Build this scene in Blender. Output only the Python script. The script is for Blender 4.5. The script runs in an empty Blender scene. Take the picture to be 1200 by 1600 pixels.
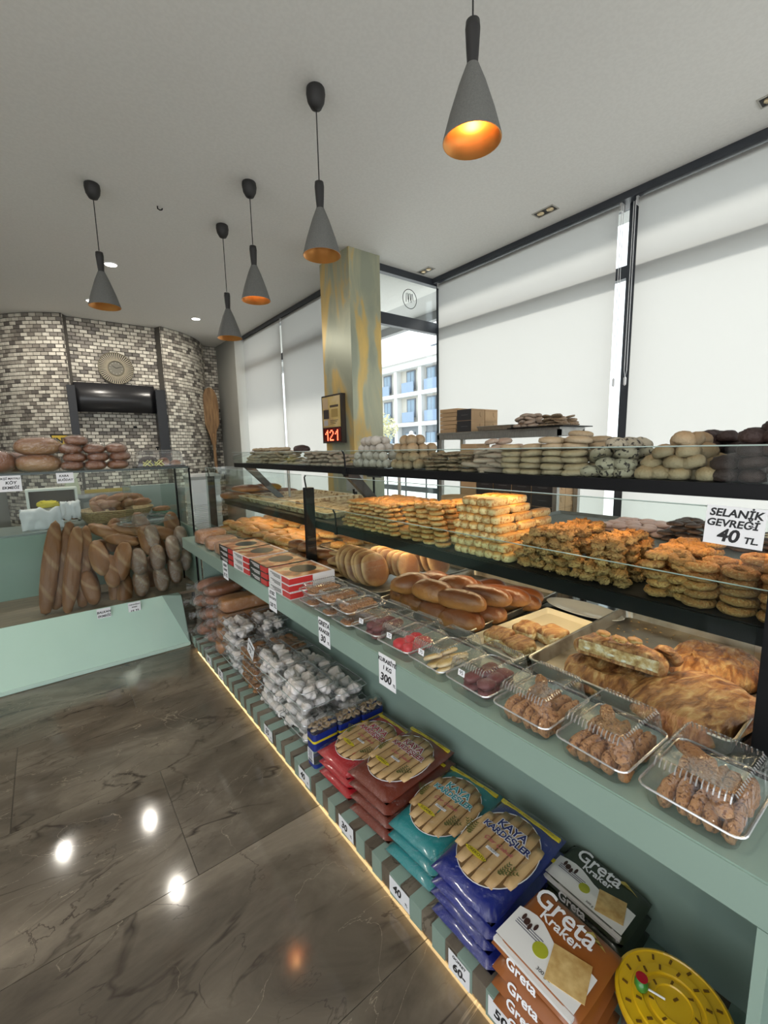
import bpy, bmesh, math, random
from mathutils import Vector, Matrix, Euler, noise
R = random.Random(7)
sc = bpy.context.scene
C = sc.collection
PI = math.pi

# ------------------------------------------------------------------ camera
def make_camera():
    yaw, pitch, roll = math.radians(37.668), math.radians(8.411), math.radians(1.255)
    cy, sy = math.cos(yaw), math.sin(yaw)
    fwd = Vector((sy*math.cos(pitch), cy*math.cos(pitch), -math.sin(pitch)))
    r = Vector((cy, -sy, 0)); d = fwd.cross(r)
    c, s = math.cos(roll), math.sin(roll)
    r2 = c*r + s*d; d2 = -s*r + c*d
    cam = bpy.data.cameras.new('camera'); o = bpy.data.objects.new('camera', cam); C.objects.link(o)
    m = Matrix((r2, -d2, -fwd)).transposed().to_4x4(); m.translation = (0, 0, 1.5)
    o.matrix_world = m
    cam.sensor_width = 36; cam.lens = 680.767/1600*36; cam.clip_start = .02; cam.clip_end = 300
    sc.camera = o
make_camera()

# ------------------------------------------------------------------ world, light, exposure
w = bpy.data.worlds.new('sky'); sc.world = w; w.use_nodes = True
w.node_tree.nodes['Background'].inputs[0].default_value = (.90, .95, 1, 1)
w.node_tree.nodes['Background'].inputs[1].default_value = 1.5
sc.view_settings.view_transform = 'Standard'; sc.view_settings.look = 'None'
sc.view_settings.gamma = 1; sc.view_settings.use_curve_mapping = False
sc.view_settings.exposure = 1.0
sc.cycles.max_bounces = 8; sc.cycles.diffuse_bounces = 4; sc.cycles.glossy_bounces = 3
sc.cycles.transmission_bounces = 6; sc.cycles.transparent_max_bounces = 24
sc.cycles.caustics_reflective = False; sc.cycles.caustics_refractive = False
sc.cycles.sample_clamp_indirect = 4
def area(name, loc, size, power, col, rot=(0, 0, 0), spread=PI):
    l = bpy.data.lights.new(name, 'AREA'); l.shape = 'RECTANGLE'; l.size, l.size_y = size
    l.energy = power; l.color = col; l.spread = spread
    o = bpy.data.objects.new(name, l); C.objects.link(o); o.location = loc; o.rotation_euler = rot
    return o
# LED strips of the display case (under the upper shelf, under the middle shelf), and in the plinth's toe gap
WARM = (1, .68, .36)
area('shelf_led_light', (1.25, .95, 1.372), (.012, 1.5), 1.3, WARM)
area('shelf_led_light', (1.25, 2.5, 1.372), (.012, 1.2), .8, (1, .72, .42))
area('deck_led_light', (1.30, 1.1, 1.08), (.012, 1.8), 1.8, (1, .76, .48))
area('deck_led_light', (1.30, 2.8, 1.08), (.012, 1.4), 1.0, (1, .76, .48))
area('plinth_led_light', (.786, 1.45, .027), (.010, 3.9), .9, (1, .72, .34), (0, math.radians(38), 0))
# low sun on the street side: it lights the blinds from behind and the paving outside
sl = bpy.data.lights.new('sun', 'SUN'); sl.energy = 2.7; sl.angle = math.radians(6); sl.color = (1, .95, .88)
so = bpy.data.objects.new('sun', sl); C.objects.link(so)
so.rotation_euler = Vector((-.80, .12, -.50)).to_track_quat('-Z', 'Y').to_euler()

# ------------------------------------------------------------------ materials
def nt(m):
    return m.node_tree.nodes, m.node_tree.links
def mat(name, col, rough=.5, metal=0, emit=0, spec=.5, coat=0):
    m = bpy.data.materials.get(name)
    if m: return m
    m = bpy.data.materials.new(name); m.use_nodes = True
    b = m.node_tree.nodes['Principled BSDF']
    b.inputs['Base Color'].default_value = (*col, 1); b.inputs['Roughness'].default_value = rough
    b.inputs['Metallic'].default_value = metal; b.inputs['Specular IOR Level'].default_value = spec
    if coat: b.inputs['Coat Weight'].default_value = coat; b.inputs['Coat Roughness'].default_value = .08
    if emit: b.inputs['Emission Color'].default_value = (*col, 1); b.inputs['Emission Strength'].default_value = emit
    return m
def varied(name, stops, scale=6, rough=.6, metal=0, coord='Object', stretch=(1, 1, 1), bump=0, bscale=None, detail=4, coat=0, dist=0, rnd=0, spec=.5):
    """noise-driven colour ramp"""
    m = bpy.data.materials.get(name)
    if m: return m
    m = mat(name, stops[0][1], rough, metal, coat=coat, spec=spec); n, l = nt(m); b = n['Principled BSDF']
    tc = n.new('ShaderNodeTexCoord'); mp = n.new('ShaderNodeMapping'); mp.inputs['Scale'].default_value = stretch
    l.new(tc.outputs[coord], mp.inputs[0])
    oi = n.new('ShaderNodeObjectInfo'); mu = n.new('ShaderNodeMath'); mu.operation = 'MULTIPLY'; mu.inputs[1].default_value = 40
    l.new(oi.outputs['Random'], mu.inputs[0]); l.new(mu.outputs[0], mp.inputs['Location'])
    t = n.new('ShaderNodeTexNoise'); t.inputs['Scale'].default_value = scale; t.inputs['Detail'].default_value = detail
    t.inputs['Distortion'].default_value = dist; l.new(mp.outputs[0], t.inputs['Vector'])
    r = n.new('ShaderNodeValToRGB'); cr = r.color_ramp
    cr.elements[0].position = stops[0][0]; cr.elements[0].color = (*stops[0][1], 1)
    cr.elements[1].position = stops[-1][0]; cr.elements[1].color = (*stops[-1][1], 1)
    for p, c in stops[1:-1]: cr.elements.new(p).color = (*c, 1)
    l.new(t.outputs[0], r.inputs[0]); out = r.outputs[0]
    if rnd:
        hs = n.new('ShaderNodeHueSaturation'); mr = n.new('ShaderNodeMapRange')
        mr.inputs[3].default_value = 1-rnd; mr.inputs[4].default_value = 1+rnd
        l.new(oi.outputs['Random'], mr.inputs[0]); l.new(mr.outputs[0], hs.inputs['Value']); l.new(out, hs.inputs['Color']); out = hs.outputs[0]
    l.new(out, b.inputs['Base Color'])
    if bump:
        t2 = n.new('ShaderNodeTexNoise'); t2.inputs['Scale'].default_value = bscale or scale*3; t2.inputs['Detail'].default_value = 5
        l.new(mp.outputs[0], t2.inputs['Vector'])
        bp = n.new('ShaderNodeBump'); bp.inputs['Strength'].default_value = bump; bp.inputs['Distance'].default_value = .01
        l.new(t2.outputs[0], bp.inputs['Height']); l.new(bp.outputs[0], b.inputs['Normal'])
    return m
def baked(name, top, side, spots=None, slash=None, scale=22, rough=.45, lo=.45, hi=.8, bump=.5, coat=.0, rnd=.12, amt=.35):
    """crust: the oven-browned top of the pastry blends into its paler side (its own colour), broken up by noise"""
    m = bpy.data.materials.get(name)
    if m: return m
    m = mat(name, top, rough, coat=coat); n, l = nt(m); b = n['Principled BSDF']
    tc = n.new('ShaderNodeTexCoord'); sx = n.new('ShaderNodeSeparateXYZ'); l.new(tc.outputs['Generated'], sx.inputs[0])
    oi = n.new('ShaderNodeObjectInfo'); ad = n.new('ShaderNodeVectorMath'); ad.operation = 'ADD'
    mu = n.new('ShaderNodeMath'); mu.operation = 'MULTIPLY'; mu.inputs[1].default_value = 50
    l.new(oi.outputs['Random'], mu.inputs[0]); l.new(tc.outputs['Object'], ad.inputs[0]); l.new(mu.outputs[0], ad.inputs[1])
    t = n.new('ShaderNodeTexNoise'); t.inputs['Scale'].default_value = scale; t.inputs['Detail'].default_value = 6
    l.new(ad.outputs[0], t.inputs['Vector'])
    a = n.new('ShaderNodeMath'); a.operation = 'MULTIPLY_ADD'; a.inputs[1].default_value = amt*2; a.inputs[2].default_value = -amt
    l.new(t.outputs[0], a.inputs[0]); s = n.new('ShaderNodeMath'); s.operation = 'ADD'
    l.new(sx.outputs[2], s.inputs[0]); l.new(a.outputs[0], s.inputs[1])
    r = n.new('ShaderNodeValToRGB'); cr = r.color_ramp
    cr.elements[0].position = lo; cr.elements[0].color = (*side, 1); cr.elements[1].position = hi; cr.elements[1].color = (*top, 1)
    l.new(s.outputs[0], r.inputs[0]); out = r.outputs[0]
    if spots:
        t3 = n.new('ShaderNodeTexNoise'); t3.inputs['Scale'].default_value = scale*5; t3.inputs['Detail'].default_value = 2
        l.new(ad.outputs[0], t3.inputs['Vector']); gt = n.new('ShaderNodeMapRange'); gt.inputs[1].default_value = .56; gt.inputs[2].default_value = .62
        l.new(t3.outputs[0], gt.inputs[0]); mx = n.new('ShaderNodeMixRGB'); mx.inputs[2].default_value = (*spots, 1)
        l.new(gt.outputs[0], mx.inputs[0]); l.new(out, mx.inputs[1]); out = mx.outputs[0]
    if slash:
        wv = n.new('ShaderNodeTexWave'); wv.inputs['Scale'].default_value = 3.2; wv.inputs['Distortion'].default_value = 2.0; wv.inputs['Detail'].default_value = 2; wv.bands_direction = 'DIAGONAL'
        l.new(tc.outputs['Object'], wv.inputs['Vector']); gw = n.new('ShaderNodeMapRange'); gw.inputs[1].default_value = .86; gw.inputs[2].default_value = 1.0; gw.inputs[4].default_value = .38
        l.new(wv.outputs['Fac'], gw.inputs[0]); mw = n.new('ShaderNodeMixRGB'); mw.inputs[2].default_value = (*slash, 1)
        l.new(gw.outputs[0], mw.inputs[0]); l.new(out, mw.inputs[1]); out = mw.outputs[0]
    hs = n.new('ShaderNodeHueSaturation'); mr = n.new('ShaderNodeMapRange'); mr.inputs[3].default_value = 1-rnd; mr.inputs[4].default_value = 1+rnd
    l.new(oi.outputs['Random'], mr.inputs[0]); l.new(mr.outputs[0], hs.inputs['Value']); l.new(out, hs.inputs['Color'])
    l.new(hs.outputs[0], b.inputs['Base Color'])
    t2 = n.new('ShaderNodeTexNoise'); t2.inputs['Scale'].default_value = scale*4; t2.inputs['Detail'].default_value = 5; l.new(ad.outputs[0], t2.inputs['Vector'])
    bp = n.new('ShaderNodeBump'); bp.inputs['Strength'].default_value = bump; bp.inputs['Distance'].default_value = .008
    l.new(t2.outputs[0], bp.inputs['Height']); l.new(bp.outputs[0], b.inputs['Normal'])
    return m
def clear(name, tint, base=.05, edge=.5, rough=.03, wrinkle=0, haze=0, hz=(.8, .82, .85), wscale=25):
    """thin clear sheet: transparent with a fresnel sheen"""
    m = bpy.data.materials.get(name)
    if m: return m
    m = bpy.data.materials.new(name); m.use_nodes = True; n, l = nt(m); n.remove(n['Principled BSDF'])
    o = n['Material Output']; tr = n.new('ShaderNodeBsdfTransparent'); tr.inputs[0].default_value = (*tint, 1)
    g = n.new('ShaderNodeBsdfGlossy'); g.inputs['Roughness'].default_value = rough
    lw = n.new('ShaderNodeLayerWeight'); lw.inputs[0].default_value = .5
    pw = n.new('ShaderNodeMath'); pw.operation = 'POWER'; pw.inputs[1].default_value = 3; l.new(lw.outputs['Facing'], pw.inputs[0])
    ma = n.new('ShaderNodeMath'); ma.operation = 'MULTIPLY_ADD'; ma.inputs[1].default_value = edge; ma.inputs[2].default_value = base
    l.new(pw.outputs[0], ma.inputs[0]); mx = n.new('ShaderNodeMixShader'); l.new(ma.outputs[0], mx.inputs[0])
    src = tr
    if haze:
        df = n.new('ShaderNodeBsdfDiffuse'); df.inputs[0].default_value = (*hz, 1); m2 = n.new('ShaderNodeMixShader'); m2.inputs[0].default_value = haze
        l.new(tr.outputs[0], m2.inputs[1]); l.new(df.outputs[0], m2.inputs[2]); src = m2
    l.new(src.outputs[0], mx.inputs[1]); l.new(g.outputs[0], mx.inputs[2]); l.new(mx.outputs[0], o.inputs[0])
    if wrinkle:
        tc = n.new('ShaderNodeTexCoord'); t = n.new('ShaderNodeTexNoise'); t.inputs['Scale'].default_value = wscale; t.inputs['Detail'].default_value = 3; t.inputs['Distortion'].default_value = 1.5
        l.new(tc.outputs['Object'], t.inputs['Vector']); bp = n.new('ShaderNodeBump'); bp.inputs['Strength'].default_value = wrinkle; bp.inputs['Distance'].default_value = .02
        l.new(t.outputs[0], bp.inputs['Height']); l.new(bp.outputs[0], g.inputs['Normal'])
    return m

GLASS = clear('case_glass', (.93, .965, .95), .010, .40)
PANE = clear('window_pane_glass', (.95, .98, .98), .03, .4)
PLASTIC = clear('clamshell_plastic', (.97, .975, .975), .035, .5, .05, .25, .015)
FILM = clear('wrinkled_film', (.98, .98, .985), .18, .5, .08, 1.0, .012, wscale=32)
BAG = clear('crinkled_bag', (.97, .975, .98), .08, .5, .07, 1.0, .018)
ACRYL = clear('acrylic', (.93, .96, .96), .06, .6)
TEAL = varied('mint_paint', [(.3, (.235, .325, .275)), (.7, (.255, .35, .295))], 3, .28)
BLACK = mat('black_metal', (.006, .006, .007), .45, spec=.18)
CHAR = mat('charcoal_frame', (.035, .04, .05), .4)
STEEL = varied('brushed_steel', [(.3, (.32, .32, .31)), (.7, (.45, .45, .44))], 20, .35, .9, stretch=(1, 12, 1))
TRAY = varied('tray_metal', [(.25, (.10, .07, .045)), (.45, (.42, .38, .32)), (.75, (.58, .55, .49))], 9, .32, .75, detail=8, rnd=.1)
TRAYRIM = varied('tray_rim_metal', [(.3, (.28, .22, .14)), (.6, (.62, .60, .55))], 14, .3, .85)
PAPER = varied('tray_paper', [(.38, (.22, .12, .05)), (.47, (.50, .38, .22)), (.60, (.66, .55, .36))], 26, .75, detail=8, dist=.6)
WHITE = mat('white_paper', (.80, .80, .82), .6)
INK = mat('black_ink', (.008, .008, .01), .6)
CREAM = mat('cream_tray', (.74, .66, .50), .35)
PORC = mat('white_porcelain', (.80, .80, .78), .15)
KRAFT = varied('kraft_cardboard', [(.3, (.42, .27, .14)), (.7, (.50, .33, .18))], 8, .8, rnd=.1)
GREYT = varied('grey_ribbed_tray', [(.3, (.10, .11, .105)), (.7, (.17, .18, .17))], 30, .45, stretch=(10, 1, 1), bump=.3)
BRASS = varied('patinated_brass', [(.40, (.33, .35, .27)), (.50, (.42, .42, .30)), (.55, (.60, .44, .18)), (.66, (.72, .50, .17))], 3.4, .30, .42, stretch=(1, 1, .32), detail=5, dist=.9)
CEIL = varied('ceiling_paint', [(.4, (.80, .79, .765)), (.6, (.83, .82, .795))], 60, .85)
GREYW = mat('grey_wall_paint', (.27, .27, .245), .7)

# marble tiles: random offset per tile
def marble(name='brown_marble', scale=1.0, rough=.09):
    m = mat(name, (.2, .18, .15), rough); n, l = nt(m); b = n['Principled BSDF']
    tc = n.new('ShaderNodeTexCoord'); oi = n.new('ShaderNodeObjectInfo'); mu = n.new('ShaderNodeMath'); mu.operation = 'MULTIPLY'; mu.inputs[1].default_value = 31
    mp = n.new('ShaderNodeMapping'); mp.inputs['Rotation'].default_value = (0, 0, .65); mp.inputs['Scale'].default_value = (scale, 2.2*scale, scale)
    l.new(oi.outputs['Random'], mu.inputs[0]); l.new(mu.outputs[0], mp.inputs['Location']); l.new(tc.outputs['Object'], mp.inputs[0])
    base = n.new('ShaderNodeTexNoise'); base.inputs['Scale'].default_value = 1.6; base.inputs['Detail'].default_value = 9; base.inputs['Roughness'].default_value = .62; base.inputs['Distortion'].default_value = .7
    l.new(mp.outputs[0], base.inputs['Vector']); r = n.new('ShaderNodeValToRGB'); cr = r.color_ramp
    cr.elements[0].position = .28; cr.elements[0].color = (.072, .060, .046, 1); cr.elements[1].position = .74; cr.elements[1].color = (.255, .215, .165, 1)
    cr.elements.new(.5).color = (.135, .113, .086, 1); l.new(base.outputs[0], r.inputs[0])
    def vein(sc_, col, w0, dist, prev, dt, k):
        mp2 = n.new('ShaderNodeMapping'); mp2.inputs['Rotation'].default_value = (0, 0, k); mp2.inputs['Location'].default_value = (k*3, k*5, 0)
        l.new(mp.outputs[0], mp2.inputs[0])
        t = n.new('ShaderNodeTexNoise'); t.inputs['Scale'].default_value = sc_; t.inputs['Detail'].default_value = dt; t.inputs['Distortion'].default_value = dist
        l.new(mp2.outputs[0], t.inputs['Vector'])
        s = n.new('ShaderNodeMath'); s.operation = 'SUBTRACT'; s.inputs[1].default_value = .5; l.new(t.outputs[0], s.inputs[0])
        a = n.new('ShaderNodeMath'); a.operation = 'ABSOLUTE'; l.new(s.outputs[0], a.inputs[0])
        g = n.new('ShaderNodeMapRange'); g.inputs[1].default_value = 0; g.inputs[2].default_value = w0; g.inputs[3].default_value = 1; g.inputs[4].default_value = 0
        l.new(a.outputs[0], g.inputs[0])
        t5 = n.new('ShaderNodeTexNoise'); t5.inputs['Scale'].default_value = 2.3; l.new(mp2.outputs[0], t5.inputs['Vector'])
        g5 = n.new('ShaderNodeMapRange'); g5.inputs[1].default_value = .42; g5.inputs[2].default_value = .60; l.new(t5.outputs[0], g5.inputs[0])
        pr = n.new('ShaderNodeMath'); pr.operation = 'MULTIPLY'; l.new(g.outputs[0], pr.inputs[0]); l.new(g5.outputs[0], pr.inputs[1])
        mx = n.new('ShaderNodeMixRGB'); mx.inputs[2].default_value = (*col, 1); l.new(pr.outputs[0], mx.inputs[0]); l.new(prev, mx.inputs[1])
        return mx.outputs[0]
    o = vein(1.1, (.045, .036, .028), .014, .6, r.outputs[0], 5, .4)
    o = vein(2.3, (.06, .048, .038), .008, 1.0, o, 6, 1.3)
    o = vein(1.5, (.30, .25, .185), .003, 1.4, o, 8, 2.2)
    l.new(o, b.inputs['Base Color'])
    return m
MARBLE = marble()

# ------------------------------------------------------------------ mesh helpers
class MB:
    def __init__(s): s.v = []; s.f = []
    def add(s, v, f):
        k = len(s.v); s.v += [tuple(p) for p in v]; s.f += [tuple(i+k for i in q) for q in f]; return s
    def box(s, x0, x1, y0, y1, z0, z1):
        return s.add([(x0,y0,z0),(x1,y0,z0),(x1,y1,z0),(x0,y1,z0),(x0,y0,z1),(x1,y0,z1),(x1,y1,z1),(x0,y1,z1)],
                     [(0,3,2,1),(4,5,6,7),(0,1,5,4),(1,2,6,5),(2,3,7,6),(3,0,4,7)])
    def loft(s, rings, cap0=True, cap1=True, close=True):
        n = len(rings[0]); v = [p for r in rings for p in r]; f = []
        for i in range(len(rings)-1):
            for j in range(n if close else n-1):
                k = (j+1) % n; f.append((i*n+j, i*n+k, (i+1)*n+k, (i+1)*n+j))
        if cap0: f.append(tuple(reversed(range(n))))
        if cap1: f.append(tuple(range((len(rings)-1)*n, len(rings)*n)))
        return s.add(v, f)
    def lathe(s, prof, n=20, cx=0, cy=0, cap=True):
        return s.loft([[(cx+r*math.cos(2*PI*j/n), cy+r*math.sin(2*PI*j/n), z) for j in range(n)] for r, z in prof], cap, cap)
    def tube(s, pts, r, n=8, cap=True):
        rings = []; P = [Vector(p) for p in pts]; up = None
        for i, p in enumerate(P):
            t = (P[min(i+1, len(P)-1)] - P[max(i-1, 0)]).normalized()
            a = t.orthogonal().normalized() if up is None else (up - t*up.dot(t)).normalized()
            up = a; b = t.cross(a); rr = r[i] if isinstance(r, (list, tuple)) else r
            rings.append([p + (a*math.cos(2*PI*j/n)+b*math.sin(2*PI*j/n))*rr for j in range(n)])
        return s.loft(rings, cap, cap)
    def mesh(s, name, m, smooth=False):
        me = bpy.data.meshes.new(name); me.from_pydata(s.v, [], s.f); me.update()
        if m: me.materials.append(m)
        if smooth: me.shade_smooth()
        return me
def rrect(a, b, r, z, n=4, wob=0):
    out = []
    for q, (sx, sy) in enumerate(((1, 1), (-1, 1), (-1, -1), (1, -1))):
        for i in range(n+1):
            t = (q + i/n)*PI/2
            out.append((sx*(a-r) + r*math.cos(t), sy*(b-r) + r*math.sin(t), z))
    return out
def ob(name, me, parent=None, loc=(0, 0, 0), rot=(0, 0, 0), scale=1):
    o = bpy.data.objects.new(name, me); C.objects.link(o); o.location = loc; o.rotation_euler = rot
    if scale != 1: o.scale = (scale,)*3 if isinstance(scale, (int, float)) else scale
    if parent: o.parent = parent
    return o
def tag(o, label=None, cat=None, group=None, kind=None):
    if label: o['label'] = label
    if cat: o['category'] = cat
    if group: o['group'] = group
    if kind: o['kind'] = kind
    return o
def thing(name, label, cat, loc=(0, 0, 0), rot=(0, 0, 0), group=None):
    o = bpy.data.objects.new(name, None); C.objects.link(o); o.empty_display_size = .05
    o.location = loc; o.rotation_euler = rot
    return tag(o, label, cat, group)
def bx(name, b, m, parent=None, bev=0, smooth=False):
    """box mesh; with a parent b is in the parent's coordinates; without, origin at its base centre"""
    cx, cy, cz = ((b[0]+b[1])/2, (b[2]+b[3])/2, b[4])
    me = MB().box(b[0]-cx, b[1]-cx, b[2]-cy, b[3]-cy, 0, b[5]-cz).mesh(name, m)
    if bev:
        bm = bmesh.new(); bm.from_mesh(me); bmesh.ops.bevel(bm, geom=bm.edges[:], offset=bev, segments=2, affect='EDGES'); bm.to_mesh(me); bm.free()
    return ob(name, me, parent, (cx, cy, cz))
def st(o): return tag(o, kind='structure')
def copy_tree(o, loc=None, rot=None, label=None, group=None, parent=None):
    c = o.copy(); C.objects.link(c)
    if parent: c.parent = parent
    if loc is not None: c.location = loc
    if rot is not None: c.rotation_euler = rot
    if label: c['label'] = label
    if group: c['group'] = group
    for ch in o.children: copy_tree(ch, parent=c)
    return c
ROTX = (PI/2, 0, -PI/2)      # a plane whose text faces -X (towards the aisle)
ROTY = (PI/2, 0, 0)          # faces -Y
TEXTS = []
def text(s, size, m, parent, loc, rot=(0, 0, 0), name='lettering', ext=.0004, off=0, align='CENTER', shear=0, sx=1, sp=1):
    c = bpy.data.curves.new(name, 'FONT'); c.body = s; c.size = size; c.extrude = ext; c.offset = off; c.align_x = align; c.align_y = 'CENTER'
    c.shear = shear; c.space_line = sp; c.resolution_u = 3; c.materials.append(m)
    o = ob(name, c, parent, loc, rot); o.scale = (sx, 1, 1); TEXTS.append(o); return o
def blob(sx, sy, sz, p=2.0, amp=.06, fr=2.0, seed=0, nu=16, nv=10, flat=.35, fn=None):
    """rounded body resting on z=0; flat = how much of the underside is cut flat"""
    b = MB(); rings = []
    for i in range(nv+1):
        ph = -PI/2 + PI*i/nv; cz, szn = math.cos(ph), math.sin(ph); ring = []
        for j in range(nu):
            th = 2*PI*j/nu
            def sg(x, e): return math.copysign(abs(x)**e, x)
            e = 2.0/p
            x, y, z = sg(cz, e)*sg(math.cos(th), e), sg(cz, e)*sg(math.sin(th), e), sg(szn, e)
            k = 1 + amp*noise.noise(Vector((x*fr+seed*7.3, y*fr, z*fr+seed)))
            v = [x*k*sx, y*k*sy, max(z*k, -1+flat*1.0)*sz]
            v[2] += sz*(1-flat)
            if fn: v = fn(v, x, y, z)
            ring.append(tuple(v))
        rings.append(ring)
    b.loft(rings); return b
def torus(R0, r0, sq=1.0, amp=.1, seed=0, n=18, k=8, fr=14):
    b = MB(); v = []; f = []
    for i in range(n):
        a = 2*PI*i/n
        for j in range(k):
            t = 2*PI*j/k; q = 1+amp*noise.noise(Vector((math.cos(a)*2.2+seed*5, math.sin(a)*2.2, math.cos(t)*1.2+math.sin(t))))
            rr = R0 + r0*q*math.cos(t)
            v.append((rr*math.cos(a), rr*math.sin(a), r0*sq + r0*q*sq*math.sin(t)))
            f.append((i*k+j, ((i+1) % n)*k+j, ((i+1) % n)*k+(j+1) % k, i*k+(j+1) % k))
    return b.add(v, f)
def U(a, b): return R.uniform(a, b)

# ================================================================== THE ROOM
H = 3.1
def room():
    # floor: grout bed and marble tiles in running bond
    fl = st(bx('floor', (-3.0, 3.4, -2.6, 8.0, -.05, -.003), mat('grout', (.10, .09, .075), .8)))
    o = Vector(fl.location)
    y = 1.495 - .66*6; k = 0
    while y < 7.9:
        x = (.28 if k % 2 == 0 else -.265) - 1.33*3
        while x < 3.3:
            x0, x1 = max(x, -2.99), min(x+1.33, 3.38); y0, y1 = max(y, -2.59), min(y+.66, 7.98)
            if x1-x0 > .05 and y1-y0 > .05:
                g = .0013
                ob('floor_tile', MB().box(x0+g-(x0+x1)/2, x1-g-(x0+x1)/2, y0+g-(y0+y1)/2, y1-g-(y0+y1)/2, -.012, 0).mesh('floor_tile', MARBLE), fl,
                   ((x0+x1)/2-o.x, (y0+y1)/2-o.y, -o.z))
            x += 1.33
        y += .66; k += 1
    st(bx('ceiling', (-3.0, 3.42, -2.6, 8.0, H, H+.12), CEIL))
    st(bx('wall_left', (-3.12, -3.0, 1.4, 8.0, 0, H), mat('light_wall', (.55, .55, .53), .8))); st(bx('wall_left_base', (-3.12, -3.0, -2.6, 3.4, 0, .3), mat('light_wall', (.55, .55, .53), .8)))
    for y in (-2.6, -.6, 1.34): st(bx('trim_5', (-3.12, -3.0, y, y+.06, .3, H), CHAR))  # unseen side opening, added with these posts to let in sky light
    st(bx('wall_back', (-3.0, 3.4, 7.6, 7.7, 0, H), GREYW))
    # shopfront behind the camera: wall with a wide opening
    st(bx('wall_front', (-3.0, 3.4, -2.6, -2.5, 0, .35), GREYW)); st(bx('wall_front_lintel', (-3.0, 3.4, -2.6, -2.5, 2.95, H), GREYW))
    # grey return wall between the brickwork and the left windows
    st(bx('wall_right', (2.30, 2.62, 6.36, 7.6, 0, H), GREYW))
    st(bx('wall_lit_face', (2.30, 2.46, 6.345, 6.36, 0, H), mat('lit_wall_tone', (.46, .46, .43), .7)))  # paler sheet on this face: its brighter lighting is put into the colour
room()

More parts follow.
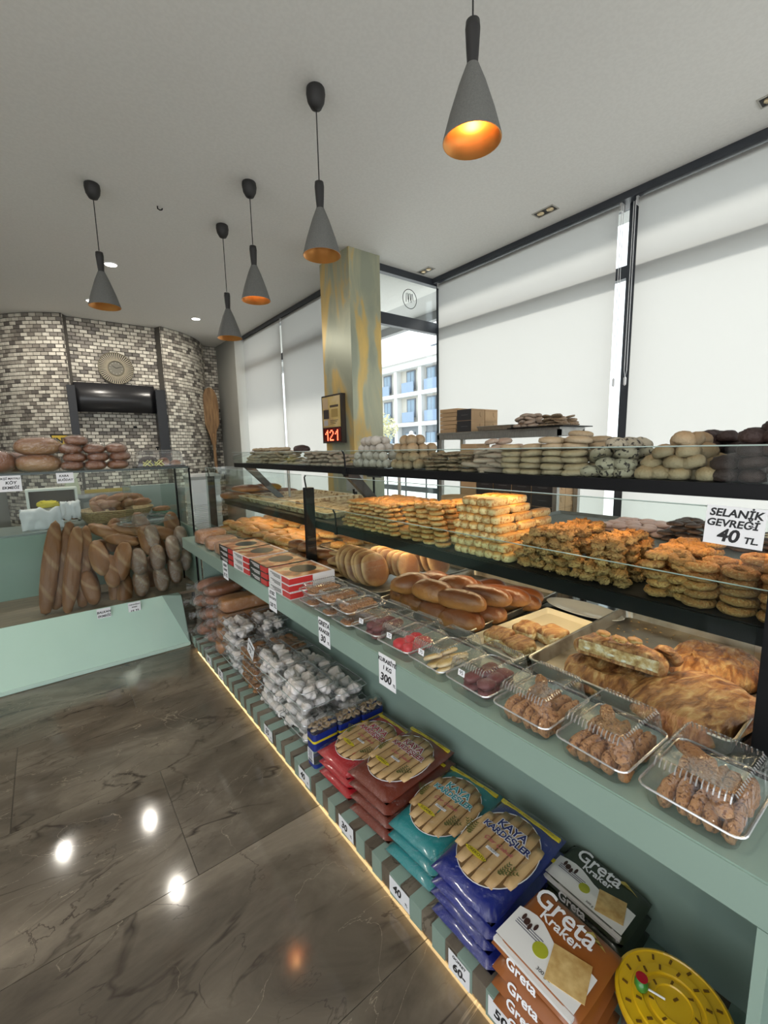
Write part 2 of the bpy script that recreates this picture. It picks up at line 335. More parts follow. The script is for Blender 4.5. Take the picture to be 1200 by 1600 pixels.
def frame_member(parent, b, name='mullion', m=None): return bx(name, b, m or CHAR, parent)
def facade():
    # right facade, plane x = 3.27
    w1 = st(bx('window_1', (3.262, 3.268, -2.5, 3.25, .30, 3.04), PANE)); o = w1.location
    def P(b): return (b[0]-o.x, b[1]-o.x, b[2]-o.y, b[3]-o.y, b[4]-o.z, b[5]-o.z)
    for b in ((3.235, 3.30, 1.405, 1.462, .12, 3.1), (3.235, 3.30, -.55, -.49, .12, 3.1), (3.235, 3.30, 3.20, 3.27, .0, 3.1)): frame_member(w1, P(b), 'mullion')
    frame_member(w1, P((3.245, 3.30, -2.5, 3.25, 2.60, 2.68)), 'transom'); frame_member(w1, P((3.15, 3.32, -2.5, 3.25, 3.055, 3.1)), 'head_rail')
    frame_member(w1, P((3.245, 3.30, -2.5, 3.25, .12, .30)), 'sill_rail')
    st(bx('wall_right_base', (3.24, 3.36, -2.5, 3.25, 0, .12), GREYW))
    # jog window (plane y = 3.25) with the view of the street
    w2 = st(bx('window_2', (2.43, 3.235, 3.262, 3.268, .05, 3.04), PANE)); o = w2.location
    frame_member(w2, P((2.40, 3.24, 3.235, 3.29, 2.60, 2.70)), 'transom'); frame_member(w2, P((2.40, 3.24, 3.235, 3.29, 3.04, 3.1)), 'head_rail')
    frame_member(w2, P((2.40, 3.24, 3.235, 3.29, .0, .08)), 'sill_rail')
    # scribbled round sticker on the transom light
    ring = [(.085*math.cos(a), 0, .085*math.sin(a)) for a in [2*PI*i/24 for i in range(25)]]
    g = MB().tube(ring, .003, 5, False)
    for k in range(3):
        x = -.045+.03*k
        g.tube([(x, 0, -.03), (x+.004, 0, .045), (x+.02, 0, .05), (x+.026, 0, -.01)], .0028, 5)
    s = ob('window_logo_sticker', g.mesh('window_logo_sticker', INK), None, (2.87, 3.252, 2.87))
    tag(s, 'round line-drawn sticker of a looped scribble on the upper window pane', 'sticker')
    # left facade, plane x = 2.46
    w3 = st(bx('window_3', (2.474, 2.480, 3.60, 6.34, .30, 3.04), PANE)); o = w3.location
    frame_member(w3, P((2.46, 2.52, 5.03, 5.09, .12, 3.1)), 'mullion'); frame_member(w3, P((2.46, 2.52, 3.56, 6.34, 2.60, 2.68)), 'transom')
    frame_member(w3, P((2.40, 2.54, 3.56, 6.34, 3.05, 3.1)), 'head_rail'); frame_member(w3, P((2.46, 2.52, 3.56, 6.34, .12, .30)), 'sill_rail')
    st(bx('wall_right_base', (2.46, 2.56, 3.56, 6.34, 0, .12), GREYW))
    # the brass-clad pillar
    p = st(bx('pillar', (2.105, 2.42, 3.12, 3.58, 0, H), BRASS))
    # roller blinds
    cloth = bpy.data.materials.new('blind_cloth'); cloth.use_nodes = True; n, l = nt(cloth); n.remove(n['Principled BSDF'])
    tr = n.new('ShaderNodeBsdfTranslucent'); tr.inputs[0].default_value = (.36, .35, .335, 1); df = n.new('ShaderNodeBsdfDiffuse'); df.inputs[0].default_value = (.7, .7, .68, 1)
    mx = n.new('ShaderNodeMixShader'); mx.inputs[0].default_value = .30; l.new(tr.outputs[0], mx.inputs[1]); l.new(df.outputs[0], mx.inputs[2]); l.new(mx.outputs[0], n['Material Output'].inputs[0])
    def blind(x, y0, y1, label):
        t = thing('roller_blind', label, 'blind', (x, (y0+y1)/2, 3.03), group='roller blinds down the windows')
        hw = (y1-y0)/2
        tb = MB().tube([(0, -hw, 0), (0, hw, 0)], .018, 12); ob('roller_tube', tb.mesh('roller_tube', mat('blind_tube', (.42, .42, .41), .4)), t)
        v = []; f = []; nu, nv = 24, 10; z0, z1 = .012, -2.6
        for i in range(nu+1):
            for j in range(nv+1):
                yy = -hw+.012+(2*hw-.024)*i/nu; zz = z0+(z1-z0)*j/nv
                v.append((-.019+.004*math.sin(i*.9)*(j/nv)+.003*noise.noise(Vector((yy*3, zz*.5, x))), yy, zz))
        for i in range(nu):
            for j in range(nv): f.append((i*(nv+1)+j, (i+1)*(nv+1)+j, (i+1)*(nv+1)+j+1, i*(nv+1)+j+1))
        ob('blind_cloth', MB().add(v, f).mesh('blind_cloth', cloth, True), t)
        ob('bottom_bar', MB().box(-.024, -.010, -hw+.012, hw-.012, -2.62, -2.597).mesh('bottom_bar', mat('blind_tube', (.42,)*3)), t)
        for s in (-1, 1): ob('end_bracket', MB().box(-.022, .03, s*hw-.006, s*hw+.006, -.022, .03).mesh('end_bracket', mat('bracket_grey', (.5, .5, .5), .4)), t)
        return t
    blind(3.195, 1.492, 3.19, 'wide cream roller blind between the pillar window and the black post')
    blind(3.195, -.47, 1.392, 'cream roller blind on the right of the black window post')
    blind(3.195, -2.4, -.50, 'cream roller blind on the window beside the camera, out past the right edge')
    blind(2.425, 5.075, 6.30, 'left roller blind of the far pair, beside the grey wall')
    blind(2.425, 3.62, 5.055, 'right roller blind of the far pair, running behind the brass pillar')
    for y, lab in ((1.478, 'thin looped blind chain hanging left of the black window post'), (1.403, 'thin looped blind chain hanging in front of the black window post')):
        c = MB(); c.tube([(0, -.006, 0), (0, -.008, -1.05), (0, 0, -1.10), (0, .008, -1.05), (0, .006, 0)], .0022, 5)
        t = ob('blind_chain', c.mesh('blind_chain', mat('chain_white', (.7, .7, .7), .3)), None, (3.17, y, 3.03)); tag(t, lab, 'blind chain')
        w_ = MB().lathe([(.001, 0), (.009, .008), (.010, .05), (.001, .062)], 8); ob('chain_weight', w_.mesh('chain_weight', mat('chain_white', (.7,)*3)), t, (0, 0, -1.15))
facade()

# brick walls ------------------------------------------------------
BM = [varied('brick_'+n_, [(.35, tuple(c*.8 for c in q)), (.65, q)], 22, .5, detail=3) for n_, q in (('a', (.72, .68, .59)), ('b', (.60, .56, .48)), ('c', (.24, .215, .185)), ('d', (.15, .135, .12)), ('e', (.42, .385, .33)))]
def brick_wall(name, path, zt=3.1, z0=.45, pitch=.082, rp=.0427, focus=1.7, th=.12):
    """path(s) -> (x, y, nx, ny), s in metres along the wall, L = length"""
    fn, L = path
    n = max(8, int(L/.08)); v = []; f = []
    for i in range(n+1):
        x, y, nx, ny = fn(L*i/n); v += [(x, y, 0), (x, y, H), (x-nx*th, y-ny*th, 0), (x-nx*th, y-ny*th, H)]
    for i in range(n):
        a, b = i*4, (i+1)*4; f += [(a, b, b+1, a+1), (a+2, a+3, b+3, b+2), (a+1, b+1, b+3, a+3)]
    f += [(0, 1, 3, 2), (n*4, n*4+2, n*4+3, n*4+1)]
    wl = st(ob(name, MB().add(v, f).mesh(name, mat('mortar', (.085, .078, .068), .9))))
    ms = []
    for m in BM:
        hw, hh = (pitch-.007)/2, (rp-.006)/2
        ms.append(MB().add([(-hw, 0, -hh), (hw, 0, -hh), (hw, 0, hh), (-hw, 0, hh), (-hw+.002, -.006, -hh+.002), (hw-.002, -.006, -hh+.002), (hw-.002, -.006, hh-.002), (-hw+.002, -.006, hh-.002)],
                     [(4, 5, 6, 7), (0, 1, 5, 4), (1, 2, 6, 5), (2, 3, 7, 6), (3, 0, 4, 7)]).mesh('brick', m))
    cells = []; row = 0; z = z0+rp/2
    while z < zt-rp*.4:
        s = pitch*.5 if row % 2 == 0 else 0
        while s < L+pitch*.26:
            if s < .01: c_, w2 = pitch*.25, .5
            elif s > L-pitch*.45: c_, w2 = L-max(.01, L-s+pitch*.5)/2, max(.15, (L-s+pitch*.5)/pitch)
            else: c_, w2 = s, 1
            if c_ < L: cells.append((abs(z-focus)+.3*abs(s-L/2), c_, z, min(1, w2)))
            s += pitch
        z += rp; row += 1
    cells.sort(); rest = [MB() for _ in BM]
    for k, (_, s, z, w2) in enumerate(cells):
        x, y, nx, ny = fn(s); i = R.choices(range(5), (30, 22, 18, 10, 20))[0]; a = math.atan2(nx, -ny); j = U(-.0012, .0012)
        if k < 290: ob('brick', ms[i], wl, (x+nx*j, y+ny*j, z), (0, 0, a), (w2, 1, 1))
        else:
            M = Matrix.Translation((x+nx*j, y+ny*j, z)) @ Matrix.Rotation(a, 4, 'Z') @ Matrix.Diagonal((w2, 1, 1, 1))
            rest[i].add([M @ vv.co for vv in ms[i].vertices], [tuple(p.vertices) for p in ms[i].polygons])
    vv = []; ff = []; mi = []
    for i, r in enumerate(rest):
        k = len(vv); vv += r.v; ff += [tuple(a+k for a in q) for q in r.f]; mi += [i]*len(r.f)
    me = bpy.data.meshes.new('bricks'); me.from_pydata(vv, [], ff)
    for m in BM: me.materials.append(m)
    me.polygons.foreach_set('material_index', mi); tag(ob('bricks', me, wl), kind='stuff')
    return wl
cxo, cyo, ro = .85, 7.60, 1.32
def arc(a0, a1):
    L = ro*abs(a1-a0); sgn = 1 if a1 > a0 else -1
    def fn(s):
        a = a0 + sgn*s/ro; return (cxo+ro*math.sin(a), cyo-ro*math.cos(a), math.sin(a), -math.cos(a))
    return fn, L
brick_wall('wall_oven_left', arc(-1.25, -.400), pitch=.082, focus=1.9)
brick_wall('wall_oven_center', (lambda s: (.335+s, 6.50, 0, -1), 1.03), focus=1.8)
brick_wall('wall_oven_return_left', (lambda s: (.337, 6.384+s, 1, 0), .116), focus=1.9, th=.004)
brick_wall('wall_oven_return_right', (lambda s: (1.363, 6.50-s, -1, 0), .116), focus=1.9, th=.004)
brick_wall('wall_oven_right', arc(.400, 1.30), focus=1.8)
brick_wall('wall_back_right', (lambda s: (2.0+s, 7.18, 0, -1), .31), focus=2.2)

# ceiling fittings -------------------------------------------------
def lamps():
    shade_o = varied('dark_grey_shade', [(.3, (.10, .10, .095)), (.7, (.13, .13, .12))], 200, .8)
    neck_m = mat('black_wood_neck', (.018, .017, .017), .6)
    gold = mat('copper_lining', (.80, .36, .10), .35, .6); 
    def pendant(x, y, zneck, label, lit):
        t = thing('pendant_lamp', label, 'pendant lamp', (x, y, H), group='cone pendant lamps over the counter')
        d = zneck-H
        ob('canopy', MB().lathe([(.006, -.088), (.024, -.080), (.038, -.055), (.043, -.025), (.041, -.004), (.038, 0)], 20).mesh('canopy', neck_m, True), t)
        ob('cord', MB().tube([(0, 0, -.08), (0, 0, d+.01)], .0028, 6).mesh('cord', neck_m), t)
        ob('neck', MB().lathe([(.004, d+.004), (.020, d), (.022, d-.02), (.019, d-.07), (.0165, d-.105), (.019, d-.115)], 18).mesh('neck', neck_m, True), t)
        zt, zb = d-.112, d-.315; s = MB(); n = 32
        prof = [(.019, zt), (.040, zt-.05), (.068, zt-.13), (.088, zb+.004), (.088, zb), (.085, zb), (.065, zt-.13), (.037, zt-.05), (.015, zt-.006)]
        s.loft([[(r*math.cos(2*PI*j/n), r*math.sin(2*PI*j/n), z) for j in range(n)] for r, z in prof[:5]], False, False)
        ob('shade', s.mesh('shade', shade_o, True), t)
        s = MB().loft([[(r*math.cos(2*PI*j/n), r*math.sin(2*PI*j/n), z) for j in range(n)] for r, z in prof[4:]], False, True)
        ob('shade_lining', s.mesh('shade_lining', gold, True), t)
        ob('bulb', MB().lathe([(.010, zt-.02), (.022, zt-.05), (.024, zt-.07), (.015, zt-.09), (.002, zt-.098)], 14).mesh('bulb', mat('bulb_on' if lit else 'bulb_off', (1, .55, .22) if lit else (.75, .7, .6), .3, emit=3.5 if lit else 0), True), t)
        if lit:
            l = bpy.data.lights.new('pendant_bulb_light', 'POINT'); l.energy = lit; l.color = (1, .5, .2); l.shadow_soft_size = .015
            lo = bpy.data.objects.new('pendant_bulb_light', l); C.objects.link(lo); lo.location = (x, y, H+zt-.125)
        return t
    pendant(1.128, .985, 2.726, 'nearest cone pendant lamp with a glowing orange lining, high on the right', .45)
    pendant(1.141, 1.913, 2.716, 'unlit cone pendant lamp hanging just left of the brass pillar top', 0)
    pendant(1.158, 2.762, 2.742, 'cone pendant lamp with orange lining, over the left part of the counter', .35)
    pendant(1.190, 3.366, 2.642, 'lowest and farthest cone pendant lamp, beside the far window blinds', 0)
    pendant(.405, 3.318, 2.718, 'cone pendant lamp alone on the left, above the bread counter', 0)
    def twin(x, y, label):
        t = thing('twin_spotlight', label, 'ceiling spotlight', (x, y, H), (0, 0, 0), group='recessed twin spotlights along the windows')
        b = MB(); a, c = .036, .072
        b.box(-a-.008, -a, -c-.008, c+.008, -.004, .0).box(a, a+.008, -c-.008, c+.008, -.004, 0).box(-a, a, -c-.008, -c, -.004, 0).box(-a, a, c, c+.008, -.004, 0)
        ob('frame', b.mesh('frame', mat('spot_frame', (.42, .40, .36), .4)), t)
        ob('recess', MB().box(-a, a, -c, c, -.0025, -.0005).mesh('recess', mat('spot_dark', (.03, .028, .025), .5)), t)
        for s in (-1, 1):
            l = ob('lamp', MB().lathe([(.001, -.012), (.014, -.0115), (.024, -.007), (.027, -.0025)], 14).mesh('lamp', mat('spot_lamp', (.75, .6, .38), .2, .6), True), t, (0, s*.036, 0))
    twin(2.938, 1.897, 'recessed ceiling twin spotlight above the middle roller blind')
    twin(2.956, 3.12, 'recessed ceiling twin spotlight in front of the street window')
    twin(2.911, .66, 'recessed ceiling twin spotlight at the right edge of the picture')
    em = mat('downlight_on', (1, .96, .88), .4, emit=6)
    for x, y, lab in ((.633, 4.567, 'round lit ceiling downlight right beside the left pendant'), (1.648, 5.796, 'round lit ceiling downlight near the curved brick wall'),
                      (.578, 5.72, 'round lit ceiling downlight hidden behind the left pendant cone'), (-.30, 5.9, 'small round ceiling downlight over the left part of the brick oven'),
                      (-1.4, 4.5, 'round ceiling downlight out past the left edge, over the bread counter'), (-1.4, 2.2, 'round ceiling downlight out of sight on the left, over the aisle'),
                      (-.6, .4, 'round ceiling downlight out of sight above the camera'), (-1.8, -.9, 'round ceiling downlight out of sight behind the camera')):
        t = thing('downlight', lab, 'ceiling downlight', (x, y, H), group='round ceiling downlights')
        ob('trim_ring', MB().lathe([(.060, 0), (.060, -.004), (.050, -.007), (.046, -.003)], 24).mesh('trim_ring', mat('white_trim', (.8, .8, .8), .4), True), t)
        ob('diffuser', MB().lathe([(.045, -.0035), (.044, -.0055), (.001, -.006)], 20).mesh('diffuser', em), t)
        area('downlight_lamp', (x, y, H-.012), (.036, .036), 5.5, (1, .93, .82))
    # stray cable end
    tag(ob('ceiling_hook', MB().tube([(0, 0, 0), (0, 0, -.015), (.012, 0, -.02), (.026, .004, -.014), (.03, .004, -.004)], .004, 6).mesh('ceiling_hook', BLACK), None, (.769, 3.358, H)), 'tiny bent black cable end sticking out of the ceiling', 'cable end')
lamps()

# ================================================================== THE PASTRY COUNTER
def counter():
    t = thing('pastry_counter', 'long mint green pastry counter with glass shelves and a striped plinth', 'display counter', (.765, 1.6, 0))
    o = t.location
    def B(name, b, m, bev=0): return bx(name, (b[0]-o.x, b[1]-o.x, b[2]-o.y, b[3]-o.y, b[4], b[5]), m, t, bev)
    B('plinth', (.765, 1.24, -.6, 3.50, .030, .100), MARBLE)
    B('toe_board', (.80, 1.24, -.6, 3.50, 0, .030), BLACK)
    sl = MB().add([(-.0025, 0, .030), (-.0025, 0, .1022), (.455, 0, .1022), (.455, 0, .100), (0, 0, .100), (0, 0, .022),
                   (-.0025, .0525, .022), (-.0025, .0525, .1022), (.455, .0525, .1022), (.455, .0525, .100), (0, .0525, .100), (0, .0525, .022)],
                  [(0, 1, 7, 6), (1, 2, 8, 7), (2, 3, 9, 8), (0, 5, 4, 1), (1, 4, 3, 2), (6, 7, 10, 11), (7, 8, 9, 10), (5, 0, 6, 11)]).mesh('mint_strip', TEAL)
    k = -10
    while .646+.1005*k < 3.40:
        ob('mint_strip', sl, t, (0, .646+.1005*k-o.y, 0)); k += 1
    B('back_panel', (1.22, 1.24, -.6, 3.50, .10, .78), TEAL)
    B('ledge', (.765, 1.020, -.6, 3.50, .78, .86), TEAL, .003)
    B('end_panel', (.90, 1.24, 3.50, 3.52, .0, .86), TEAL); B('end_panel', (.766, 1.22, .088, .104, .10, .78), TEAL)
    B('deck', (1.022, 1.74, -.6, 3.70, .80, .856), mat('glossy_black_deck', (.016, .015, .014), .08))
    B('deck_support', (1.24, 1.72, -.6, 3.68, 0, .80), mat('dark_cabinet', (.05, .06, .058), .5))
    def pane(name, x, y0, y1, z0, z1, th=.005, lean=0):
        b = MB().add([(x, y0, z0), (x+th, y0, z0), (x+th, y1, z0), (x, y1, z0), (x-lean, y0, z1), (x+th-lean, y0, z1), (x+th-lean, y1, z1), (x-lean, y1, z1)],
                     [(0, 3, 2, 1), (4, 5, 6, 7), (0, 1, 5, 4), (1, 2, 6, 5), (2, 3, 7, 6), (3, 0, 4, 7)])
        b.v = [(p[0]-o.x, p[1]-o.y, p[2]) for p in b.v]
        g = ob(name, b.mesh(name, GLASS), t)
        e = MB().tube([(x-lean-o.x+th/2, y0-o.y, z1), (x-lean-o.x+th/2, y1-o.y, z1)], .0016, 5); ob('polished_edge', e.mesh('polished_edge', mat('glass_edge', (.42, .50, .47), .15)), g)
    pane('front_glass', 1.028, .19, 1.985, .86, 1.372); pane('front_glass', 1.028, 2.02, 3.70, .86, 1.372)
    for y0, y1, zt in ((1.99, 2.03, 1.305), (.085, .182, 1.34), (3.655, 3.70, 1.30)):
        B('post', (1.040, 1.085, y0, y1, .856, zt), BLACK, .002)
        if y0 > 1: ob('post_clip', MB().tube([(1.052-o.x, (y0+y1)/2-o.y, zt-.01), (1.045-o.x, (y0+y1)/2-o.y, zt+.03), (1.036-o.x, (y0+y1)/2-o.y-.012, zt+.055), (1.033-o.x, (y0+y1)/2-o.y-.03, zt+.064)], .004, 6).mesh('post_clip', BLACK), t)
    B('middle_shelf', (1.10, 1.82, 1.12, 3.46, 1.112, 1.130), BLACK); B('middle_shelf', (1.10, 2.18, -.30, 1.12, 1.112, 1.130), BLACK)
    B('shelf_front_rail', (1.092, 1.112, -.30, 3.46, 1.090, 1.128), mat('rail_black', (.005, .007, .007), .35, spec=.2))
    B('upper_shelf', (1.102, 1.52, -.60, 3.19, 1.388, 1.411), BLACK); B('shelf_front_rail', (1.092, 1.112, -.60, 3.19, 1.383, 1.413), BLACK)
    pane('guard_glass', 1.094, -.20, 1.79, 1.128, 1.205); pane('guard_glass', 1.094, 1.80, 3.44, 1.128, 1.205)
    pane('guard_glass', 1.094, -.60, 1.69, 1.413, 1.489, lean=.004); pane('guard_glass', 1.094, 1.70, 3.20, 1.413, 1.489, lean=.010)
    for y, z in ((1.795, 1.128), (1.695, 1.413)):
        ob('glass_clip', MB().tube([(1.09-o.x, y-o.y, z-.03), (1.088-o.x, y-o.y, z+.03), (1.088-o.x, y+.004-o.y, z+.06), (1.088-o.x, y+.02-o.y, z+.077)], .0042, 6).mesh('glass_clip', BLACK), t)
        B('clip_block', (1.084, 1.10, y-.010, y+.010, z-.042, z-.004), BLACK)
    for y in (1.82, 3.16, .12, -.5):
        a = MB(); x0, z0, x1, z1 = 1.15-o.x, 1.385, 1.43-o.x, 1.130; h = .016; q = .045
        a.add([(x0, y-h-o.y, z0), (x0+q*1.6, y-h-o.y, z0), (x1+q*.6, y-h-o.y, z1), (x1-q*.5, y-h-o.y, z1), (x0, y+h-o.y, z0), (x0+q*1.6, y+h-o.y, z0), (x1+q*.6, y+h-o.y, z1), (x1-q*.5, y+h-o.y, z1)],
              [(0, 1, 2, 3), (7, 6, 5, 4), (0, 4, 5, 1), (1, 5, 6, 2), (2, 6, 7, 3), (3, 7, 4, 0)])
        ob('bracket', a.mesh('bracket', CHAR), t)
        ob('shelf_stay', MB().tube([(1.49-o.x, y-.03-o.y, 1.128), (1.49-o.x, y-.03-o.y, 1.39)], .009, 10).mesh('shelf_stay', STEEL), t)
    for y in (.15, 1.9, 3.42):
        B('shelf_post', (1.715, 1.735, y, y+.02, .856, 1.112), BLACK)
    for y in (-.2, 1.10): B('shelf_post', (2.12, 2.15, y-.02, y, 0, 1.112), BLACK)
    led = mat('led_strip', (1, .66, .32), .5, emit=5)
    B('led_strip', (1.244, 1.256, .20, 1.70, 1.384, 1.388), led); B('led_strip', (1.244, 1.256, 1.90, 3.1, 1.384, 1.388), led)
    B('led_strip', (1.294, 1.306, .20, 2.0, 1.1085, 1.112), led); B('led_strip', (1.294, 1.306, 2.1, 3.4, 1.1085, 1.112), led)
    # LED dots just behind the guard rail
    d = MB()
    B('side_glass', (1.03, 1.72, 3.702, 3.707, .86, 1.372), ACRYL)
counter()

# ---- trays -------------------------------------------------------
def tray(label, x0, x1, y0, y1, z, rz=0, m=None, dep=.03, liner=None, rim=None, name='baking_tray', cat='tray', group=None, rr=.02):
    t = thing(name, label, cat, ((x0+x1)/2, (y0+y1)/2, z), (0, 0, rz), group)
    a, b = (x1-x0)/2, (y1-y0)/2; m = m or TRAY
    p = MB().loft([rrect(a-.012, b-.012, rr, 0), rrect(a-.010, b-.010, rr, .002), rrect(a-.003, b-.003, rr, dep), rrect(a-.006, b-.006, rr, dep), rrect(a-.014, b-.014, rr, .004)])
    ob('pan', p.mesh('pan', m, False), t)
    n = len(rrect(a, b, rr, 0)); pts = [Vector(q) for q in rrect(a-.002, b-.002, rr, dep)]; pts.append(pts[0])
    ob('rim', MB().tube(pts, .0032, 6, False).mesh('rim', rim or TRAYRIM, True), t)
    if liner: ob('liner', MB().loft([rrect(a-.016, b-.016, rr, .0042), rrect(a-.016, b-.016, rr, .0050)]).mesh('liner', liner), t)
    return t
tray('big deep baking tray under the large flat pies at the near end', 1.03, 1.66, .205, .685, .857, liner=None, dep=.040)
tray('flat cream tray holding four square pie pieces', 1.03, 1.47, .705, .905, .857, math.radians(-3), CREAM, .018, rim=CREAM, name='serving_tray', rr=.008)
tray('dark baking tray of stacked buns beside the cream tray', 1.04, 1.67, .935, 1.40, .857, math.radians(3), liner=None, dep=.030)
tray('dark baking tray with the leaning row of round flatbreads', 1.05, 1.68, 1.425, 1.94, .857, rr=.05, dep=.030)
tray('empty crumb-strewn baking tray behind the round flatbreads', 1.33, 1.72, 1.98, 2.42, .862, liner=PAPER)
tray('baking tray of golden buns left of the black post', 1.05, 1.69, 2.46, 2.94, .857)
tray('baking tray of flat pastries at the far end of the deck', 1.05, 1.69, 2.98, 3.62, .857)
tray('small pan under buns right in front of the black post', 1.06, 1.31, 1.96, 2.43, .857)
tray('left of two empty paper-lined trays on the middle shelf', 1.14, 1.80, 2.68, 3.30, 1.131, liner=PAPER, m=PAPER, rim=CREAM)
tray('right of two empty paper-lined trays on the middle shelf', 1.14, 1.80, 1.98, 2.655, 1.131, liner=PAPER, m=PAPER, rim=CREAM)
for y0, lab in ((.10, 'grey ribbed tray behind the ring rolls, half under the price card'), (.49, 'grey ribbed tray behind the crusty half-moon pastries'), (.87, 'grey ribbed tray behind the log-shaped pastries')):
    tray(lab, 1.47, 2.14, y0, y0+.37, 1.131, m=GREYT, rim=GREYT, dep=.016, rr=.004)
# white oval plate
def plate():
    b = MB(); a, c = .072, .150; n = 28
    b.loft([[(a*k*math.cos(2*PI*j/n), c*k*math.sin(2*PI*j/n), z) for j in range(n)] for k, z in ((.55, 0), (.60, .002), (.98, .017), (1.0, .019), (.97, .019), (.60, .006))])
    p = ob('oval_plate', b.mesh('oval_plate', PORC, True), None, (1.57, .80, .857)); tag(p, 'empty white oval plate on the black deck', 'plate')
plate()

# ================================================================== PASTRIES
CR = dict(
 bun=baked('bun_crust', (.155, .046, .013), (.42, .185, .052), None, None, 12, .34, .15, .75, amt=.45, rnd=.2),
 flat=baked('flatbread_crust', (.19, .07, .022), (.52, .31, .13), None, None, 11, .5, .50, .92, amt=.38),
 pide=varied('flaky_pie_crust', [(.34, (.15, .05, .016)), (.46, (.31, .125, .04)), (.56, (.45, .225, .08)), (.70, (.62, .41, .19))], 19, .42, stretch=(1, 2.4, 1), bump=1.0, bscale=44, detail=10, dist=.9),
 side=varied('pie_cut_side', [(.35, (.38, .22, .08)), (.5, (.60, .42, .18)), (.65, (.78, .68, .46))], 60, .6, bump=.6),
 beige=baked('beige_cookie', (0.330, 0.238, 0.132), (0.370, 0.290, 0.191), None, None, 25, .75, .3, .8, rnd=.10),
 sugar=baked('sugared_ball', (0.436, 0.403, 0.356), (0.383, 0.330, 0.264), None, None, 25, .85, .3, .7, rnd=.08),
 tan=baked('tan_ball', (0.304, 0.198, 0.099), (0.363, 0.277, 0.172), None, None, 25, .75, .3, .8),
 pinkish=baked('pink_beige_cookie', (0.343, 0.244, 0.178), (0.396, 0.310, 0.238), None, None, 25, .7, .3, .8),
 seed=baked('seeded_cookie', (0.224, 0.145, 0.079), (0.264, 0.198, 0.125), (0.106, 0.066, 0.040), None, 30, .7, .3, .7),
 crack=baked('cracked_cookie', (0.343, 0.304, 0.224), (0.264, 0.218, 0.145), (0.033, 0.025, 0.020), None, 13, .8, .1, .5),
 dark=baked('cocoa_cookie', (0.027, 0.013, 0.011), (0.042, 0.021, 0.017), None, None, 30, .65, .3, .7, rnd=.25),
 gold=baked('golden_pastry', (0.527, 0.230, 0.051), (0.629, 0.425, 0.170), (0.391, 0.153, 0.034), None, 22, .42, .45, .8, rnd=.24),
 log=baked('golden_log', (.66, .30, .07), (.80, .60, .30), (.52, .24, .07), None, 22, .45, .62, .85, rnd=.2),
 nut=baked('nut_crusted', (0.493, 0.212, 0.051), (0.561, 0.340, 0.128), (0.289, 0.119, 0.034), None, 30, .5, .3, .8, bump=1, rnd=.24),
 ring=baked('sesame_ring', (0.425, 0.170, 0.043), (0.442, 0.238, 0.085), (0.510, 0.306, 0.119), None, 30, .6, .3, .8, bump=1, rnd=.24),
 loaf=baked('country_loaf', (0.324, 0.122, 0.032), (0.540, 0.315, 0.135), None, None, 9, .42, .35, .9, amt=.5),
 rye=baked('dark_loaf', (.235, .082, .030), (.34, .14, .06), None, None, 10, .4, .3, .8) if True else baked('dark_loaf', (0.171, 0.059, 0.027), (0.270, 0.108, 0.054), None, None, 10, .4, .3, .8),
 bag=baked('baguette_crust', (0.204, 0.085, 0.032), (0.306, 0.153, 0.064), None, (0.442, 0.289, 0.162), 7, .5, .3, .8, amt=.5),
 toast=baked('toast_loaf', (0.414, 0.180, 0.054), (0.378, 0.153, 0.045), None, None, 4, .5, .2, .9, rnd=.05),
 choc=baked('oval_cookie_dark', (.05, .025, .018), (.22, .12, .07), None, None, 25, .5, .3, .7),
 cream=baked('cream_cookie', (.72, .62, .42), (.70, .58, .38), None, None, 25, .6, .3, .8),
 rose=baked('pink_glazed', (.66, .45, .40), (.60, .40, .34), None, None, 25, .6, .3, .8),
 bisc=baked('twice_baked', (.34, .16, .06), (.46, .24, .10), (.16, .06, .02), None, 26, .7, .2, .8, bump=.9),
 mer=baked('meringue', (.80, .72, .64), (.82, .78, .76), None, None, 25, .6, .3, .8, rnd=.04),
 red=mat('red_glazed_cookie', (.52, .02, .03), .35), dkr=mat('dark_red_cookie', (.13, .03, .03), .5))
def var(fn, m, name, n=3, smooth=True): return [fn(i).mesh(name, CR[m], smooth) for i in range(n)]
